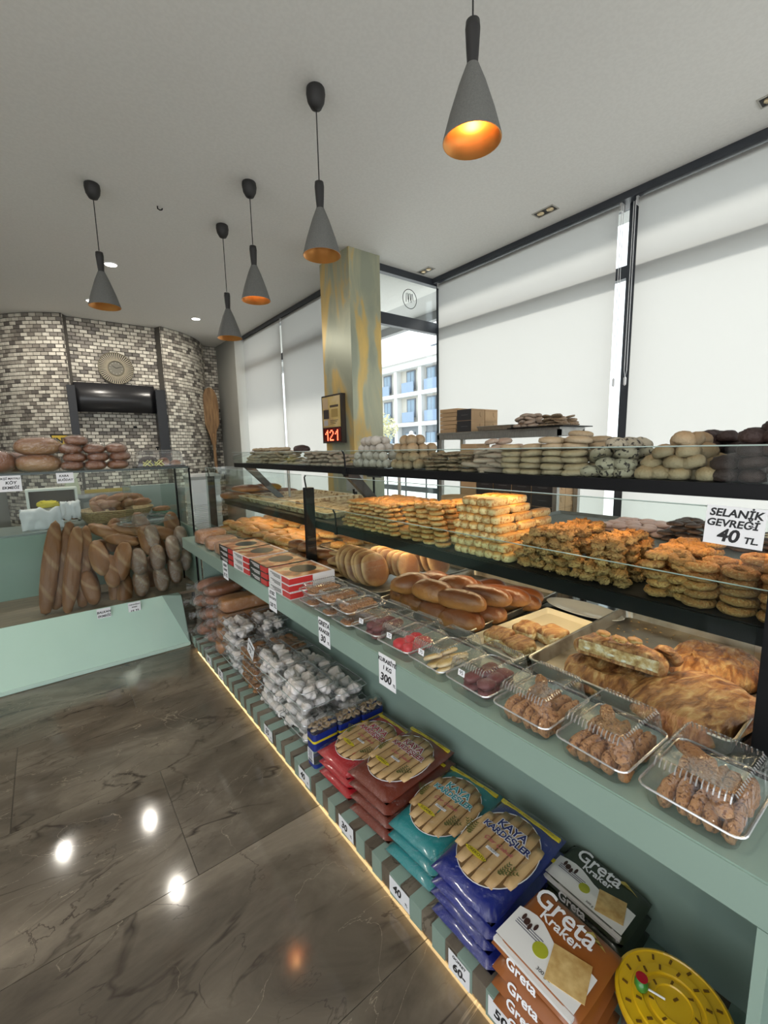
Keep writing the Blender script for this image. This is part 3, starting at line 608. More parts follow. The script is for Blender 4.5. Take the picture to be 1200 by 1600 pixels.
M_ = dict(
 bun=var(lambda s: blob(.055, .085, .042, 2.2, .12, 1.6, s), 'bun', 'bun'),
 beige=var(lambda s: blob(.032, .045, .016, 2.1, .10, 1.7, s, 12, 8), 'beige', 'cookie'),
 ball=var(lambda s: blob(.030, .030, .029, 2, .06, 1.6, s, 12, 8, .15), 'sugar', 'cookie'),
 tanb=var(lambda s: blob(.030, .030, .028, 2, .06, 1.6, s, 12, 8, .2), 'tan', 'cookie'),
 seed=var(lambda s: blob(.036, .046, .009, 2.4, .12, 2, s, 12, 6), 'seed', 'cookie'),
 stick=var(lambda s: blob(.012, .055, .010, 2.4, .12, 2, s, 10, 6), 'pinkish', 'cookie'),
 pkov=var(lambda s: blob(.030, .038, .014, 2.2, .10, 2, s, 12, 6), 'pinkish', 'cookie'),
 round=var(lambda s: blob(.041, .041, .0145, 2.6, .07, 1.6, s, 14, 8), 'beige', 'cookie'),
 crack=var(lambda s: blob(.037, .037, .022, 2.1, .14, 2.2, s, 14, 8), 'crack', 'cookie'),
 dome=var(lambda s: blob(.032, .032, .026, 2.1, .10, 2.2, s, 12, 8, .4), 'tan', 'cookie'),
 dark=var(lambda s: blob(.034, .034, .025, 2.1, .16, 2.2, s, 12, 8, .4), 'dark', 'cookie'),
 bis=var(lambda s: blob(.030, .036, .014, 2.5, .10, 1.8, s, 12, 8), 'gold', 'biscuit'),
 rings=var(lambda s: torus(.027, .014, .85, .18, s, 14, 7), 'gold', 'ring_pastry'),
 log=var(lambda s: blob(.052, .0165, .0150, 4.5, .05, 2, s, 12, 8, .1), 'log', 'log_pastry'),
 nut=var(lambda s: blob(.026, .023, .018, 2.1, .8, 3.4, s, 18, 11, .2), 'nut', 'nut_pastry', 4),
 moon=var(lambda s: torus(.021, .0145, .85, .55, s, 18, 8), 'nut', 'crusty_pastry', 4),
 ring=var(lambda s: torus(.034, .0165, .85, .14, s, 20, 8), 'ring', 'sesame_ring'),
 oval=var(lambda s: blob(.022, .030, .011, 2.2, .08, 2, s, 10, 6), 'choc', 'cookie'),
 cream=var(lambda s: blob(.022, .032, .012, 2.2, .08, 2, s, 10, 6), 'cream', 'cookie'),
 rose=var(lambda s: blob(.034, .042, .014, 2.2, .08, 2, s, 12, 6), 'rose', 'cookie'),
)
KN = dict(beige='oval_cookie', pkov='knobbly_cookie', ball='sugared_ball', tanb='ball_cookie', seed='flat_cookie', round='round_cookie', crack='cracked_cookie', dome='domed_cookie', dark='cocoa_cookie', rose='glazed_cookie', oval='dark_oval_cookie', cream='cream_cookie')
def put(kind, name, label, cat, group, x, y, z, rz=None, rx=0, ry=0, s=1, mesh=None):
    name = KN.get(kind, name) if name == 'cookie' else name
    o = ob(name, mesh or R.choice(M_[kind]), None, (x, y, z), (rx, ry, U(0, 6.28) if rz is None else rz), s)
    return tag(o, label, cat, group)
def pile(kind, name, label, cat, x0, x1, y0, y1, z, dx, dy, dz, layers, group=None, rz=None, jit=.12, shx=.35, shy=.5, s=1, fr=.0, brick=True, tilt=.06, ends=True, k=1.0):
    """a heap in courses; pieces wholly buried inside are left out"""
    group = group or label
    dx *= k; dy *= k; dz *= k; s *= k; layers = max(2, round(layers/k))
    for L in range(layers):
        xa, xb = x0+dx*fr*L, x1-dx*shx*2*L*(1 if L else 0); ya, yb = y0+dy*shy*L, y1-dy*shy*L
        if xb < xa: xb = xa
        if yb < ya: ya = yb = (ya+yb)/2
        nx, ny = int((xb-xa)/dx+.01)+1, int((yb-ya)/dy+.01)+1
        for i in range(nx):
            for j in range(ny):
                if not (i == 0 or i >= nx-2 and L >= layers-2 or j in (0, ny-1) and ends or L == layers-1): continue
                off = dy*.5*((i % 2) if brick else 0)
                put(kind, name, label, cat, group, xa+dx*i+U(-1, 1)*dx*jit, ya+dy*j+off*(j < ny-1)+U(-1, 1)*dy*jit, z+dz*L+U(0, dz*.06),
                    (None if rz is None else rz+U(-.25, .25)), U(-tilt, tilt)*(L > 0), U(-tilt, tilt)*(L > 0), s*U(.94, 1.06))

ZU = 1.412
def upper_shelf():
    P = lambda *a, **k: pile(*a, **k)
    P('beige', 'cookie', 'pale oval cookie heaped at the far left end of the top shelf', 'cookie', 1.15, 1.34, 2.28, 3.08, ZU, .075, .10, .027, 4, rz=.3, tilt=.25, shx=.3, group='pale oval cookies on the top shelf', k=.76)
    put(None, 'cookie', 'dark brown crusty roll lying on top of the pale cookies, top shelf', 'roll', None, 1.20, 2.33, ZU+.070, .4, mesh=M_['dark'][0], s=(1.1, 1.6, 1.1))
    P('pkov', 'cookie', 'small knobbly beige cookie, top shelf between the pale ovals and the sugared balls', 'cookie', 1.15, 1.34, 1.80, 2.22, ZU, .065, .078, .026, 3, tilt=.3, group='knobbly beige cookies on the top shelf', k=.76)
    P('ball', 'cookie', 'white sugar-dusted ball cookie heaped on the top shelf beside the brass pillar', 'cookie', 1.15, 1.33, 1.46, 1.72, ZU, .060, .060, .042, 3, brick=False, shx=.4, group='sugar dusted ball cookies', k=.76)
    P('tanb', 'cookie', 'tan ball cookie heaped on the top shelf right of the white sugared ones', 'cookie', 1.15, 1.33, 1.27, 1.42, ZU, .060, .060, .042, 3, brick=False, shy=.25, group='tan ball cookies', k=.76)
    P('seed', 'cookie', 'thin flat seeded cookie in loose stacks on the top shelf', 'cookie', 1.15, 1.33, 1.00, 1.23, ZU, .085, .080, .0185, 4, shy=.1, shx=.1, tilt=.12, group='flat seeded cookies', k=.76)
    P('pkov', 'cookie', 'pinkish oval cookie lying over the finger cookies on the top shelf', 'cookie', 1.17, 1.33, .885, .955, ZU+.052, .065, .065, .026, 2, tilt=.3, group='pinkish oval cookies on the top shelf', k=.76)
    for i in range(44):
        k = i // 9; put('stick', 'finger_cookie', 'pinkish finger cookie in a criss-cross pile on the top shelf', 'cookie', 'finger cookies on the top shelf', 1.15+.05*(i % 3)+U(-.01, .01), .86+.05*((i//3) % 3)+U(-.008, .008), ZU+.016*k, U(-.9, .9), U(-.15, .15))
    for a, (x, y, h) in enumerate([(1.135, .820, 5), (1.14, .752, 5), (1.135, .686, 6), (1.14, .622, 6), (1.205, .79, 5), (1.21, .72, 6), (1.205, .655, 6), (1.21, .59, 5), (1.275, .76, 6), (1.28, .69, 7), (1.275, .62, 6)]):
        for k in range(h): put('round', 'cookie', 'thick round beige cookie stacked in columns at the middle of the top shelf', 'cookie', 'thick round cookies in columns', x+U(-.006, .006), y+U(-.006, .006), ZU+k*.0178, None, U(-.08, .08), U(-.08, .08), s=.80)
    P('crack', 'cookie', 'pale cookie with dark cracks heaped right of the round cookie columns', 'cookie', 1.145, 1.36, .485, .590, ZU, .070, .064, .032, 3, shx=.3, shy=.2, tilt=.4, jit=.2, group='dark cracked cookies on the top shelf', k=.76)
    P('dome', 'cookie', 'domed beige cookie in the pyramid between the cracked and the cocoa cookies', 'cookie', 1.14, 1.36, .325, .465, ZU, .056, .054, .034, 3, shx=.35, shy=.42, tilt=.4, jit=.2, group='domed beige cookies in a pyramid', k=.76)
    P('dark', 'cookie', 'dark cocoa cookie heaped behind the beige pyramid and at the right end', 'cookie', 1.15, 1.36, .10, .30, ZU, .062, .062, .036, 3, shx=.12, shy=.1, tilt=.2, group='dark cocoa cookies', k=.76)
    P('dark', 'cookie', 'dark cocoa cookie in the small heap at the back of the top shelf', 'cookie', 1.34, 1.46, .30, .47, ZU, .062, .062, .036, 3, shx=.12, shy=.32, tilt=.3, jit=.2, group='dark cocoa cookies in the back heap', k=.76)
    P('dark', 'cookie', 'dark cocoa cookie on the high mound at the right edge of the picture', 'cookie', 1.19, 1.32, .14, .24, ZU+.098, .055, .055, .034, 2, shx=.2, shy=.35, tilt=.3, jit=.2, group='dark cocoa cookies', k=.76)
upper_shelf()

ZM = 1.131
def middle_shelf():
    P = pile
    P('bis', 'biscuit', 'small golden biscuit stacked in slanting rows on the middle shelf', 'biscuit', 1.14, 1.50, 1.40, 1.80, ZM, .066, .066, .0265, 5, shx=.15, shy=.22, brick=False, tilt=.1, group='stacked golden biscuits', k=0.70)
    P('rings', 'ring_pastry', 'little browned ring pastry stacked between the biscuits and the log pastries', 'ring pastry', 1.14, 1.45, 1.12, 1.34, ZM, .086, .086, .0245, 6, shx=.10, shy=.10, brick=False, jit=.06, tilt=.1, group='stacked ring pastries', k=0.78)
    for L in range(7):
        n = 7-int(L*.55); y0 = .83+.016*L
        for r in range(3 if L < 5 else 2):
            for j in range(n):
                if not (L == 6 or r == 0 or j in (0, n-1) or j >= n-1-1): continue
                x = 1.165+.108*r+.006*L; o = put('log', 'log_pastry', 'golden log-shaped pastry in the tall stack on the middle shelf', 'pastry', 'golden log pastries', x+U(-.004, .004), y0+.0345*j+U(-.002, .002), ZM+.0275*L, U(-.08, .08))
    P('nut', 'nut_pastry', 'knobbly nut-crusted pastry heaped right of the log-shaped ones', 'pastry', 1.14, 1.46, .60, .80, ZM, .056, .052, .030, 4, shx=.2, shy=.25, tilt=.3, group='nut crusted pastries', k=0.80)
    P('nut', 'nut_pastry', 'nut-crusted pastry in the lower heap beside the crusty half-moons', 'pastry', 1.14, 1.40, .485, .585, ZM, .054, .050, .029, 4, shx=.15, shy=.15, tilt=.3, group='nut crusted pastries in the low heap', k=0.80)
    P('moon', 'crusty_pastry', 'crusty half-moon pastry with a pale cut edge, left of the sesame rings', 'pastry', 1.145, 1.42, .345, .455, ZM, .072, .070, .027, 4, shx=.05, shy=.05, tilt=.25, group='crusty half-moon pastries', k=0.80)
    for (x, y, h) in [(1.145, .318, 4), (1.148, .246, 4), (1.145, .176, 5), (1.215, .305, 4), (1.218, .232, 5), (1.215, .160, 5), (1.288, .29, 3), (1.29, .215, 4)]:
        for k in range(h+1): put('ring', 'sesame_ring', 'ring roll crusted with sesame, stacked at the right end of the middle shelf', 'ring roll', 'sesame ring rolls', x+U(-.004, .004), y+U(-.004, .004), ZM+k*.0198, None, U(-.09, .09), U(-.09, .09), s=.70)
    for x, y, ry in ((1.135, .372, 1.2), (1.145, .345, 1.15)): put('ring', 'sesame_ring', 'sesame ring roll standing on edge against the guard glass', 'ring roll', 'sesame rings on edge', x, y, ZM+.028, .2, 0, ry, s=.66)
    # back trays
    P('rose', 'cookie', 'pink glazed cookie on the tray behind, in front of the window blind', 'cookie', 1.84, 2.08, .66, .92, ZM+.005, .078, .070, .02, 2, shx=.1, group='pink glazed cookies on the back tray', k=0.80)
    P('oval', 'cookie', 'dark oval cookie piled on the middle of the back trays', 'cookie', 1.80, 2.06, .40, .64, ZM+.005, .050, .058, .021, 4, shx=.3, shy=.2, rz=0, group='dark oval cookies on the back tray', k=0.90)
    P('oval', 'cookie', 'dark oval cookie beside the cream ones at the back, near the price card', 'cookie', 1.78, 1.98, .33, .40, ZM+.005, .048, .056, .021, 3, shx=.2, shy=.1, rz=0, group='dark oval cookies near the card', k=0.90)
    P('cream', 'cookie', 'cream oval cookie piled at the back, left of the price card', 'cookie', 1.80, 2.06, .20, .34, ZM+.005, .048, .058, .023, 4, shx=.2, shy=.15, rz=0, group='cream oval cookies on the back tray', k=0.90)
    # breads at the far left of the middle shelf
    m = [blob(.045, .12, .034, 2.2, .10, 1.5, s).mesh('roll', CR['bun'], True) for s in (1, 2)]
    for i, (x, y, z, rz) in enumerate([(1.16, 3.40, 0, .9), (1.30, 3.38, 0, 1.2), (1.24, 3.36, .05, 1.0), (1.45, 3.40, 0, .7), (1.40, 3.36, .05, 1.1), (1.56, 3.38, 0, .9)]):
        put(None, 'bread_roll', 'long reddish-brown bread roll at the far left end of the middle shelf', 'bread', 'long rolls at the far end of the middle shelf', x, y, ZM+z, rz, mesh=m[i % 2])
middle_shelf()

ZD = .862
def deck():
    def BUN(label, group, pts, kind='bun', name='bun', s=1):
        for p in pts:
            x, y, z, rz = p[:4]; sc_ = p[4] if len(p) > 4 else 1
            put(kind, name, label, 'bread', group, x, y, ZD+z, rz, U(-.08, .08), U(-.08, .08), s=sc_*s)
    # ---- big pies ----
    def pie(label, sx, sy, sz, x, y, z, rz, seed, p=2.4, rx=0, ry=0, amp=.10, fn=None, extra=None):
        g = blob(sx, sy, sz, p, amp, 1.5, seed, 40, 18, .5, fn)
        # folded ridges
        g.v = [(vx, vy, vz*(1+.16*noise.noise(Vector((vx*14+seed, vy*30, 0)))) + (.004*noise.noise(Vector((vx*60, vy*60, seed))) if vz > .005 else 0)) for vx, vy, vz in g.v]
        o = ob('flaky_pie', g.mesh('flaky_pie', CR['pide'], True), None, (x, y, z), (rx, ry, rz)); tag(o, label, 'pie'); return o
    def dish(v, x, y, z):
        r = math.hypot(x, y); v[2] -= .018*max(0, 1-(r/.55)**2)*(z > 0); return v
    pie('large round coiled pie at the left of the big tray, half under the cut loaf', .105, .110, .034, 1.140, .505, ZD, .2, 3, 2.3, fn=dish)
    pie('large lumpy flat pie nearest the camera, in the big tray corner', .145, .105, .040, 1.155, .312, ZD, -.25, 5, 2.9, amp=.14)
    pie('wide flat golden pie lying at the back right of the big tray', .130, .105, .026, 1.435, .345, ZD, .15, 9, 3.0)
    def cut(v, x, y, z):
        if x < -.35: v[0] = -.35*.085+.004*noise.noise(Vector((y*9, z*9, 0)))
        return v
    h = pie('half pie with its white cheese filling showing, lying on the round coiled pie', .085, .115, .033, 1.175, .492, ZD+.052, .12, 12, 2.6, fn=cut, ry=.10)
    b = MB()
    b.loft([[( -.0335+.002*noise.noise(Vector((j, z*300, 0))), -.098+.196*j/12, z) for j in range(13)] for z in (.010, .020, .030, .040)], False, False, False)
    ob('cut_side', b.mesh('cut_side', CR['side'], True), h)
    for j in (0, 2, 3, 5): ob('cheese_crumb', blob(.004, .007+.002*(j % 2), .0035, 2, .5, 2, j, 8, 5).mesh('cheese_crumb', mat('white_cheese', (.82, .78, .66), .5), True), h, (-.034, -.08+.031*j, .012+.006*(j % 2)))
    for (dx, dy) in ((.012, -.03), (-.012, .0), (.0, .045)):
        ob('crust_leaf', blob(.024, .018, .007, 2.2, .2, 2, dy*40, 12, 6).mesh('crust_leaf', CR['gold'], True), h, (dx-.005, dy, .060), (0, 0, .5))
    pie('triangular scrap of pie standing on edge between the two big ones', .045, .028, .018, 1.235, .405, ZD+.075, .9, 15, 2.2, rx=1.1, ry=.25)
    crumbs = MB()
    for i in range(90):
        x, y = U(1.25, 1.62), U(.42, .66); s = U(.002, .007); a = U(0, 6); c, q = math.cos(a)*s, math.sin(a)*s
        crumbs.add([(x+c, y+q, ZD+.002), (x-q, y+c, ZD+.004), (x-c, y-q, ZD+.002)], [(0, 1, 2)])
    tag(ob('pastry_flakes', crumbs.mesh('pastry_flakes', CR['gold'])), 'golden pastry flakes scattered over the empty part of the big tray', 'crumbs', kind='stuff')
    # ---- four square pieces on the cream tray ----
    for i, (x, y, rz, lab) in enumerate([(1.105, .835, .2, 'square cheese pie piece at the far front corner of the cream tray'), (1.095, .755, -.15, 'square cheese pie piece nearest the camera on the cream tray'),
                                    (1.215, .805, .1, 'square cheese pie piece at the back left on the cream tray'), (1.245, .735, -.25, 'square cheese pie piece at the back right on the cream tray')]):
        o = ob('cheese_pie', blob(.044, .040, .024, 5, .10, 1.8, i, 28, 14, .1).mesh('cheese_pie', CR['pide'], True), None, (x, y, ZD+.001), (0, 0, rz)); tag(o, lab, 'pie')
        ob('cut_side', blob(.0425, .0385, .014, 7, .06, 2, i, 28, 8, .1).mesh('cut_side', CR['side'], True), o, (-.0035, -.003, .008))
    # ---- stacked buns ----
    BUN('brown bun in the lower layer of the stacked tray beside the cream tray', 'lower buns beside the cream tray', [(1.10, 1.00, .002, .3), (1.10, 1.11, .002, .1), (1.11, 1.22, .002, .4), (1.12, 1.32, .002, -.2), (1.22, .99, .002, .2), (1.24, 1.10, .002, .2), (1.24, 1.22, .002, 0), (1.25, 1.33, .002, 0), (1.36, 1.04, .002, .3)])
    long_ = [blob(.040, .098, .038, 2.5, .06, 1.4, s, 18, 12).mesh('long_bun', CR['bun'], True) for s in range(3)]
    for x, y, z, rz, lab in [(1.125, 1.02, .066, .25, 'smooth long bun on top of the pile nearest the cream tray'), (1.23, .995, .066, .30, 'long bun with dark seeds behind the smooth one'), (1.33, .985, .045, .30, 'third long bun in the slanting row of the bun tray'),
                             (1.41, .99, .004, .32, 'glossy oval bun at the back corner of the bun tray'), (1.47, 1.02, .004, .45, 'reddish glossy bun at the very back of the bun tray'), (1.39, 1.10, .010, .9, 'shiny round-ended bun in the middle of the bun tray')]:
        put(None, 'long_bun', lab, 'bread', 'long glossy buns', x, y, ZD+z, rz, mesh=R.choice(long_))
    BUN('seeded crescent-shaped bun on top of the bun tray pile', 'seeded buns on top of the pile', [(1.11, 1.15, .07, .2, 1.0), (1.22, 1.13, .07, .5), (1.12, 1.28, .065, 1.2), (1.24, 1.26, .06, .3, .9), (1.33, 1.18, .03, .8, .9), (1.38, 1.25, .0, .3, .9), (1.50, 1.18, 0, .5, .8)])
    # ---- leaning round flatbreads ----
    disc = [blob(.082, .082, .016, 2.5, .06, 1.5, s, 26, 10, .3).mesh('round_flatbread', CR['flat'], True) for s in range(3)]
    for i in range(4):
        put(None, 'round_flatbread', 'round flatbread lying flat at the left end of the leaning row' if i < 3 else 'round flatbread tilted on top of the flat ones, left end of the row', 'bread', 'round flatbreads lying flat' if i < 3 else None,
            1.14+.006*i, 1.855-.01*i, ZD+.004+.030*i, mesh=disc[i % 3], rx=.0 if i < 3 else -.25)
    # lean: stand on edge, tipped back along +Y
    row = [('front', 1.075, [1.755, 1.715, 1.665, 1.625, 1.59, 1.555]), ('middle', 1.225, [1.71, 1.665, 1.62, 1.575, 1.53, 1.485]), ('back', 1.39, [1.69, 1.645, 1.60, 1.555, 1.51, 1.46])]
    for nm, x, ys in row:
        for k, y in enumerate(ys):
            put(None, 'round_flatbread', 'round flatbread standing on edge in the %s leaning row' % nm, 'bread', 'flatbreads of the %s leaning row' % nm, x+.07+U(-.006, .006), y+.02, ZD+.004+.078, mesh=R.choice(disc), rz=U(-.1, .1), rx=PI/2-.38+U(-.06, .06), ry=0, s=U(.92, 1.02)*(1 if nm == 'front' else .82))
    # ---- buns left of the post ----
    small = [blob(.045, .062, .030, 2.2, .14, 1.8, s, 16, 9).mesh('bun', CR['bun'], True) for s in range(3)]
    gold = [blob(.050, .075, .026, 2.2, .22, 2.0, s, 16, 9).mesh('pastry', CR['gold'], True) for s in range(3)]
    def grid(label, group, ms, xs, ys, zs, name):
        for L, z in enumerate(zs):
            for i, x in enumerate(xs[:len(xs)-L]):
                for y in ys: put(None, name, label, 'bread', group, x+U(-.012, .012)+.03*L, y+U(-.012, .012), ZD+z, U(-.5, .9), U(-.12, .12), U(-.12, .12), mesh=R.choice(ms), s=U(.9, 1.1))
    grid('small brown bun heaped at the foot of the black post', 'buns at the foot of the black post', small, [1.12, 1.23], [2.02, 2.12, 2.22, 2.33], [.004, .055], 'bun')
    grid('golden oval pastry piled left of the black post', 'golden pastries left of the black post', gold, [1.11, 1.21, 1.32, 1.44, 1.58], [2.52, 2.63, 2.74, 2.86], [.004, .045], 'pastry')
    grid('reddish golden pastry piled on the far deck tray', 'pastries on the far deck tray', gold, [1.11, 1.22, 1.33, 1.45, 1.58], [3.06, 3.18, 3.30, 3.42, 3.54], [.004, .045], 'pastry')
    grid('single bun left on the edge of the empty tray', 'buns left on the empty tray', gold, [1.45, 1.56, 1.66], [2.36], [.008], 'pastry')
deck()

# ================================================================== WARES ON THE LEDGE
MARK = mat('marker_ink', (.012, .012, .014), .6)
def card(label, x, y, z, w_, h, lines, rot=ROTX, thick=.0012, tilt=0, m=None, nm='price_card', rx=0):
    """lines: (text, size, dx, dy)"""
    t = thing(nm, label, 'price card', (x, y, z), (rot[0]+rx, rot[1]+tilt, rot[2]))
    ob('card', MB().box(-w_/2, w_/2, -h/2, h/2, 0, thick).mesh('card', m or WHITE), t)
    for s, size, dx, dy in lines: text(s, size, MARK, t, (dx, dy, thick+.0002), ext=.0003, off=size*.030, shear=.16)
    return t
def clam(label, x, y, z, a, b, h0=.042, h1=.048, rz=0, group=None, price=None):
    t = thing('clamshell_box', label, 'plastic box', (x, y, z), (0, 0, rz), group)
    r = .018
    ob('box_base', MB().loft([rrect(a-.014, b-.014, r, .0), rrect(a-.010, b-.010, r, .004), rrect(a-.004, b-.004, r, h0-.004), rrect(a, b, r, h0-.002), rrect(a, b, r, h0)], True, False).mesh('box_base', PLASTIC, True), t)
    ob('box_lid', MB().loft([rrect(a, b, r, h0+.0008), rrect(a-.004, b-.004, r, h0+.002), rrect(a-.010, b-.010, r, h0+h1-.006), rrect(a-.015, b-.015, r, h0+h1), rrect(a-.024, b-.024, r*.8, h0+h1+.001), rrect(a-.026, b-.026, r*.8, h0+h1-.003)], False, True).mesh('box_lid', PLASTIC, True), t)
    pts = [Vector(p) for p in rrect(a+.001, b+.001, r, h0)]; pts.append(pts[0])
    ob('box_rim', MB().tube(pts, .0022, 5, False).mesh('box_rim', clear('plastic_rim', (.9, .9, .88), .40, .6, .15, haze=.40)), t)
    # beaded ridge along the short ends of the lid
    g = MB(); n = int(b*2/.0085)
    for s in (-1, 1):
        for j in range(1, n-1):
            yy = -b+.014+(2*b-.028)*j/(n-1); g.tube([(s*(a-.0125), yy, h0+h1*.78), (s*(a-.0165), yy, h0+h1-.001), (s*(a-.021), yy, h0+h1+.002)], .0015, 4)
    for s in (-1, 1):
        for j in range(1, n+2): xx = -a+.016+(2*a-.032)*j/(n+2); g.tube([(xx, s*(b-.0155), h0+h1-.003), (xx, s*(b-.020), h0+h1+.0015)], .0014, 4)
    ob('lid_ridges', g.mesh('lid_ridges', clear('plastic_ridge', (.92, .92, .9), .30, .6, .12, haze=.12)), t)
    if price:
        p = ob('price_sticker', MB().box(-.011, .011, -.008, .008, 0, .0008).mesh('price_sticker', WHITE), t, (-a+.0035, b*.15, h0+h1*.55), (PI/2-.15, 0, -PI/2))
        text(price, .014, MARK, p, (0, 0, .001), ext=.0002)
    return t
def ledge_wares():
    B_ = [blob(.048, .017, .014, 3, .25, 3, s, 14, 8, .1).mesh('cookie', CR['bisc'], True) for s in range(3)]
    Bd = [blob(.024, .030, .013, 2.2, .25, 3, s, 12, 7).mesh('cookie', CR['dkr'], True) for s in range(2)]
    Rd = [blob(.026, .026, .020, 2.2, .12, 2, s, 14, 8).mesh('cookie', CR['red'], True) for s in range(2)]
    Gr = [blob(.030, .030, .010, 2.6, .06, 2, s, 14, 7).mesh('cookie', baked('linzer_cookie', (.55, .38, .12), (.70, .56, .34), None, None, 25), True) for s in range(2)]
    Tn = [blob(.030, .034, .008, 3, .10, 2, s, 12, 6).mesh('cookie', CR['bisc'], True) for s in range(2)]
    def fill(ms, label, cat, group, x, y, n, layers, a=.078, b=.054, ry=0, z=.866, dz=.022, s=1, layz=None):
        for L in range(layers):
            for i in range(n[0]):
                for j in range(n[1]):
                    put(None, 'cookie', label, cat, group, x-a+.022+(2*a-.044)*(i+.5)/n[0]+U(-.004, .004), y-b+.012+(2*b-.024)*(j+.5)/n[1]+U(-.004, .004), z+dz*L, (0 if s > 1 else 1.57)+U(-.25, .25), U(-.1, .1), ry+U(-.12, .12), mesh=R.choice(ms), s=.9)
    A, Bh = .094, .072
    specs = [(.205, 'plastic box of thick cookie slices, the nearest on the ledge', 'bisc', None), (.372, 'plastic box of nut cookie slices, second nearest on the ledge', 'bisc', None),
             (.535, 'plastic box of chunky brown cookies, third nearest on the ledge', 'bisc', None), (.690, 'plastic box of dark cookies with a 95 sticker', 'dk', '95'),
             (.842, 'plastic box of pale linzer cookies beside the 300 price card', 'lin', '75'), (.992, 'plastic box of bright red cookies on the ledge', 'red', '75'), (1.143, 'plastic box of dark brown cookies left of the red ones', 'dk2', '75')]
    for y, lab, k, pr in specs:
        near = y < .3; x = .872
        clam(lab, x, y, .860, A+(.004 if near else 0), Bh+(.004 if near else 0), .040, .052, rz=U(-.05, .05), price=pr)
        nm = lab.split(',')[0].replace('plastic box of ', '').split(' beside')[0].split(' with')[0].split(' on')[0].split(' left')[0]
        g = 'cookies in the box of ' + nm
        if k == 'bisc':
            L2 = 'brown cookie slice in the ' + lab.replace('plastic box', 'box')
            for i in range(2):
                for j in range(5): put(None, 'cookie', L2, 'cookie', g, x-.042+.080*i, y-.040+.023*j, .866+.015, U(-.15, .15), PI/2+U(-.2, .2), 0, mesh=R.choice(B_), s=(.82, 1.25, .85))
            for j in range(4): put(None, 'cookie', L2, 'cookie', g, x-.045+.03*j, y-.03+.02*j, .899, U(.3, 1.4), U(-.2, .2), U(-.2, .2), mesh=R.choice(B_), s=.85)
        if k == 'dk': fill(Bd, 'dark cookie inside the ' + lab, 'cookie', g, x, y, (3, 2), 2)
        if k == 'dk2': fill(Bd, 'dark cookie inside the ' + lab, 'cookie', g, x, y, (3, 2), 2)
        if k == 'red': fill(Rd, 'bright red cookie inside the ' + lab, 'cookie', g, x, y, (3, 2), 1)
        if k == 'lin': fill(Gr, 'pale cookie inside the ' + lab, 'cookie', g, x, y, (2, 2), 2, ry=.5, dz=.018)
    for y, lab in ((1.285, 'upper plastic box in the two-high stack next to the dark brown cookies'), (1.415, 'upper plastic box in the middle two-high stack'), (1.545, 'upper plastic box in the stack beside the black and red cartons')):
        clam(lab.replace('upper', 'lower'), .865, y, .860, .088, .058, .024, .018)
        clam(lab, .865, y, .905, .088, .058, .024, .026)
        fill(Tn, 'thin cookie in the ' + lab.replace('upper', 'lower').replace('plastic ', '').replace('two-high ', ''), 'cookie', 'cookies in the ' + lab.replace('upper', 'lower'), .865, y, (3, 2), 1, b=.044, s=1)
        fill(Tn, 'thin cookie in the ' + lab.replace('plastic ', '').replace('two-high ', ''), 'cookie', 'cookies in the ' + lab, .865, y, (3, 2), 2, b=.044, z=.910, dz=.014)
    # cartons: four stacks of three
    bk = mat('carton_black', (.02, .025, .02), .35); wh = mat('carton_white', (.72, .70, .70), .4); rd = mat('carton_red', (.50, .03, .03), .4); gr = mat('carton_green', (.05, .12, .05), .4)
    food = varied('carton_food_print', [(.3, (.03, .04, .02)), (.5, (.45, .16, .05)), (.62, (.62, .50, .30)), (.75, (.20, .26, .06))], 14, .3, detail=3)
    yy = [2.50, 2.262, 2.022, 1.782]
    names = [('black', bk), ('white', wh), ('black', bk), ('white', wh)]
    for s, y in enumerate(yy):
        cn, cm = names[s]
        for k in range(3):
            pos = ('lowest', 'middle', 'topmost')[k]; end = ('farthest', 'second from the bagged loaves', 'third from the bagged loaves', 'nearest to the small plastic boxes')[s]
            t = thing('food_carton', '%s flat %s food carton of the stack %s' % (pos, cn, end), 'carton', (.885, y, .8605+.032*k), (0, 0, U(-.03, .03)), 'food cartons on the ledge')
            ob('carton_body', MB().box(-.112, .112, -.112, .112, 0, .0305).mesh('carton_body', cm), t)
            ob('top_print', MB().box(-.108, .100, -.108, .108, .0305, .0312).mesh('top_print', food), t)
            ob('dark_bowl_print', MB().lathe([(.062, .0312), (.062, .0318), (.001, .0318)], 24, .01, 0).mesh('dark_bowl_print', bk), t)
            ob('side_panel', MB().box(-.1128, -.112, -.112, -.035, .003, .028).mesh('side_panel', rd), t)
            ob('end_panel', MB().box(-.112, .0, -.1128, -.112, .003, .028).mesh('end_panel', rd), t)
            for q in range(3): ob('print_line', MB().box(-.1132, -.112, -.02, .09-.02*q, .021-.006*q, .0235-.006*q).mesh('print_line', wh if cn == 'black' else bk), t)
    # bagged toast loaves at the far end of the ledge
    for i, (x, y, z, rz, lab) in enumerate([(.885, 2.72, .861, .1, 'bagged toast loaf on the ledge next to the cartons'), (.88, 2.92, .861, -.1, 'bagged toast loaf in the middle of the three on the ledge'), (.88, 3.16, .861, .12, 'bagged toast loaf at the far left end of the ledge')]):
        wrapped(lab, (x, y, z), (.10, .075, .040 if i < 2 else .05), rz, 'toast', p=5)
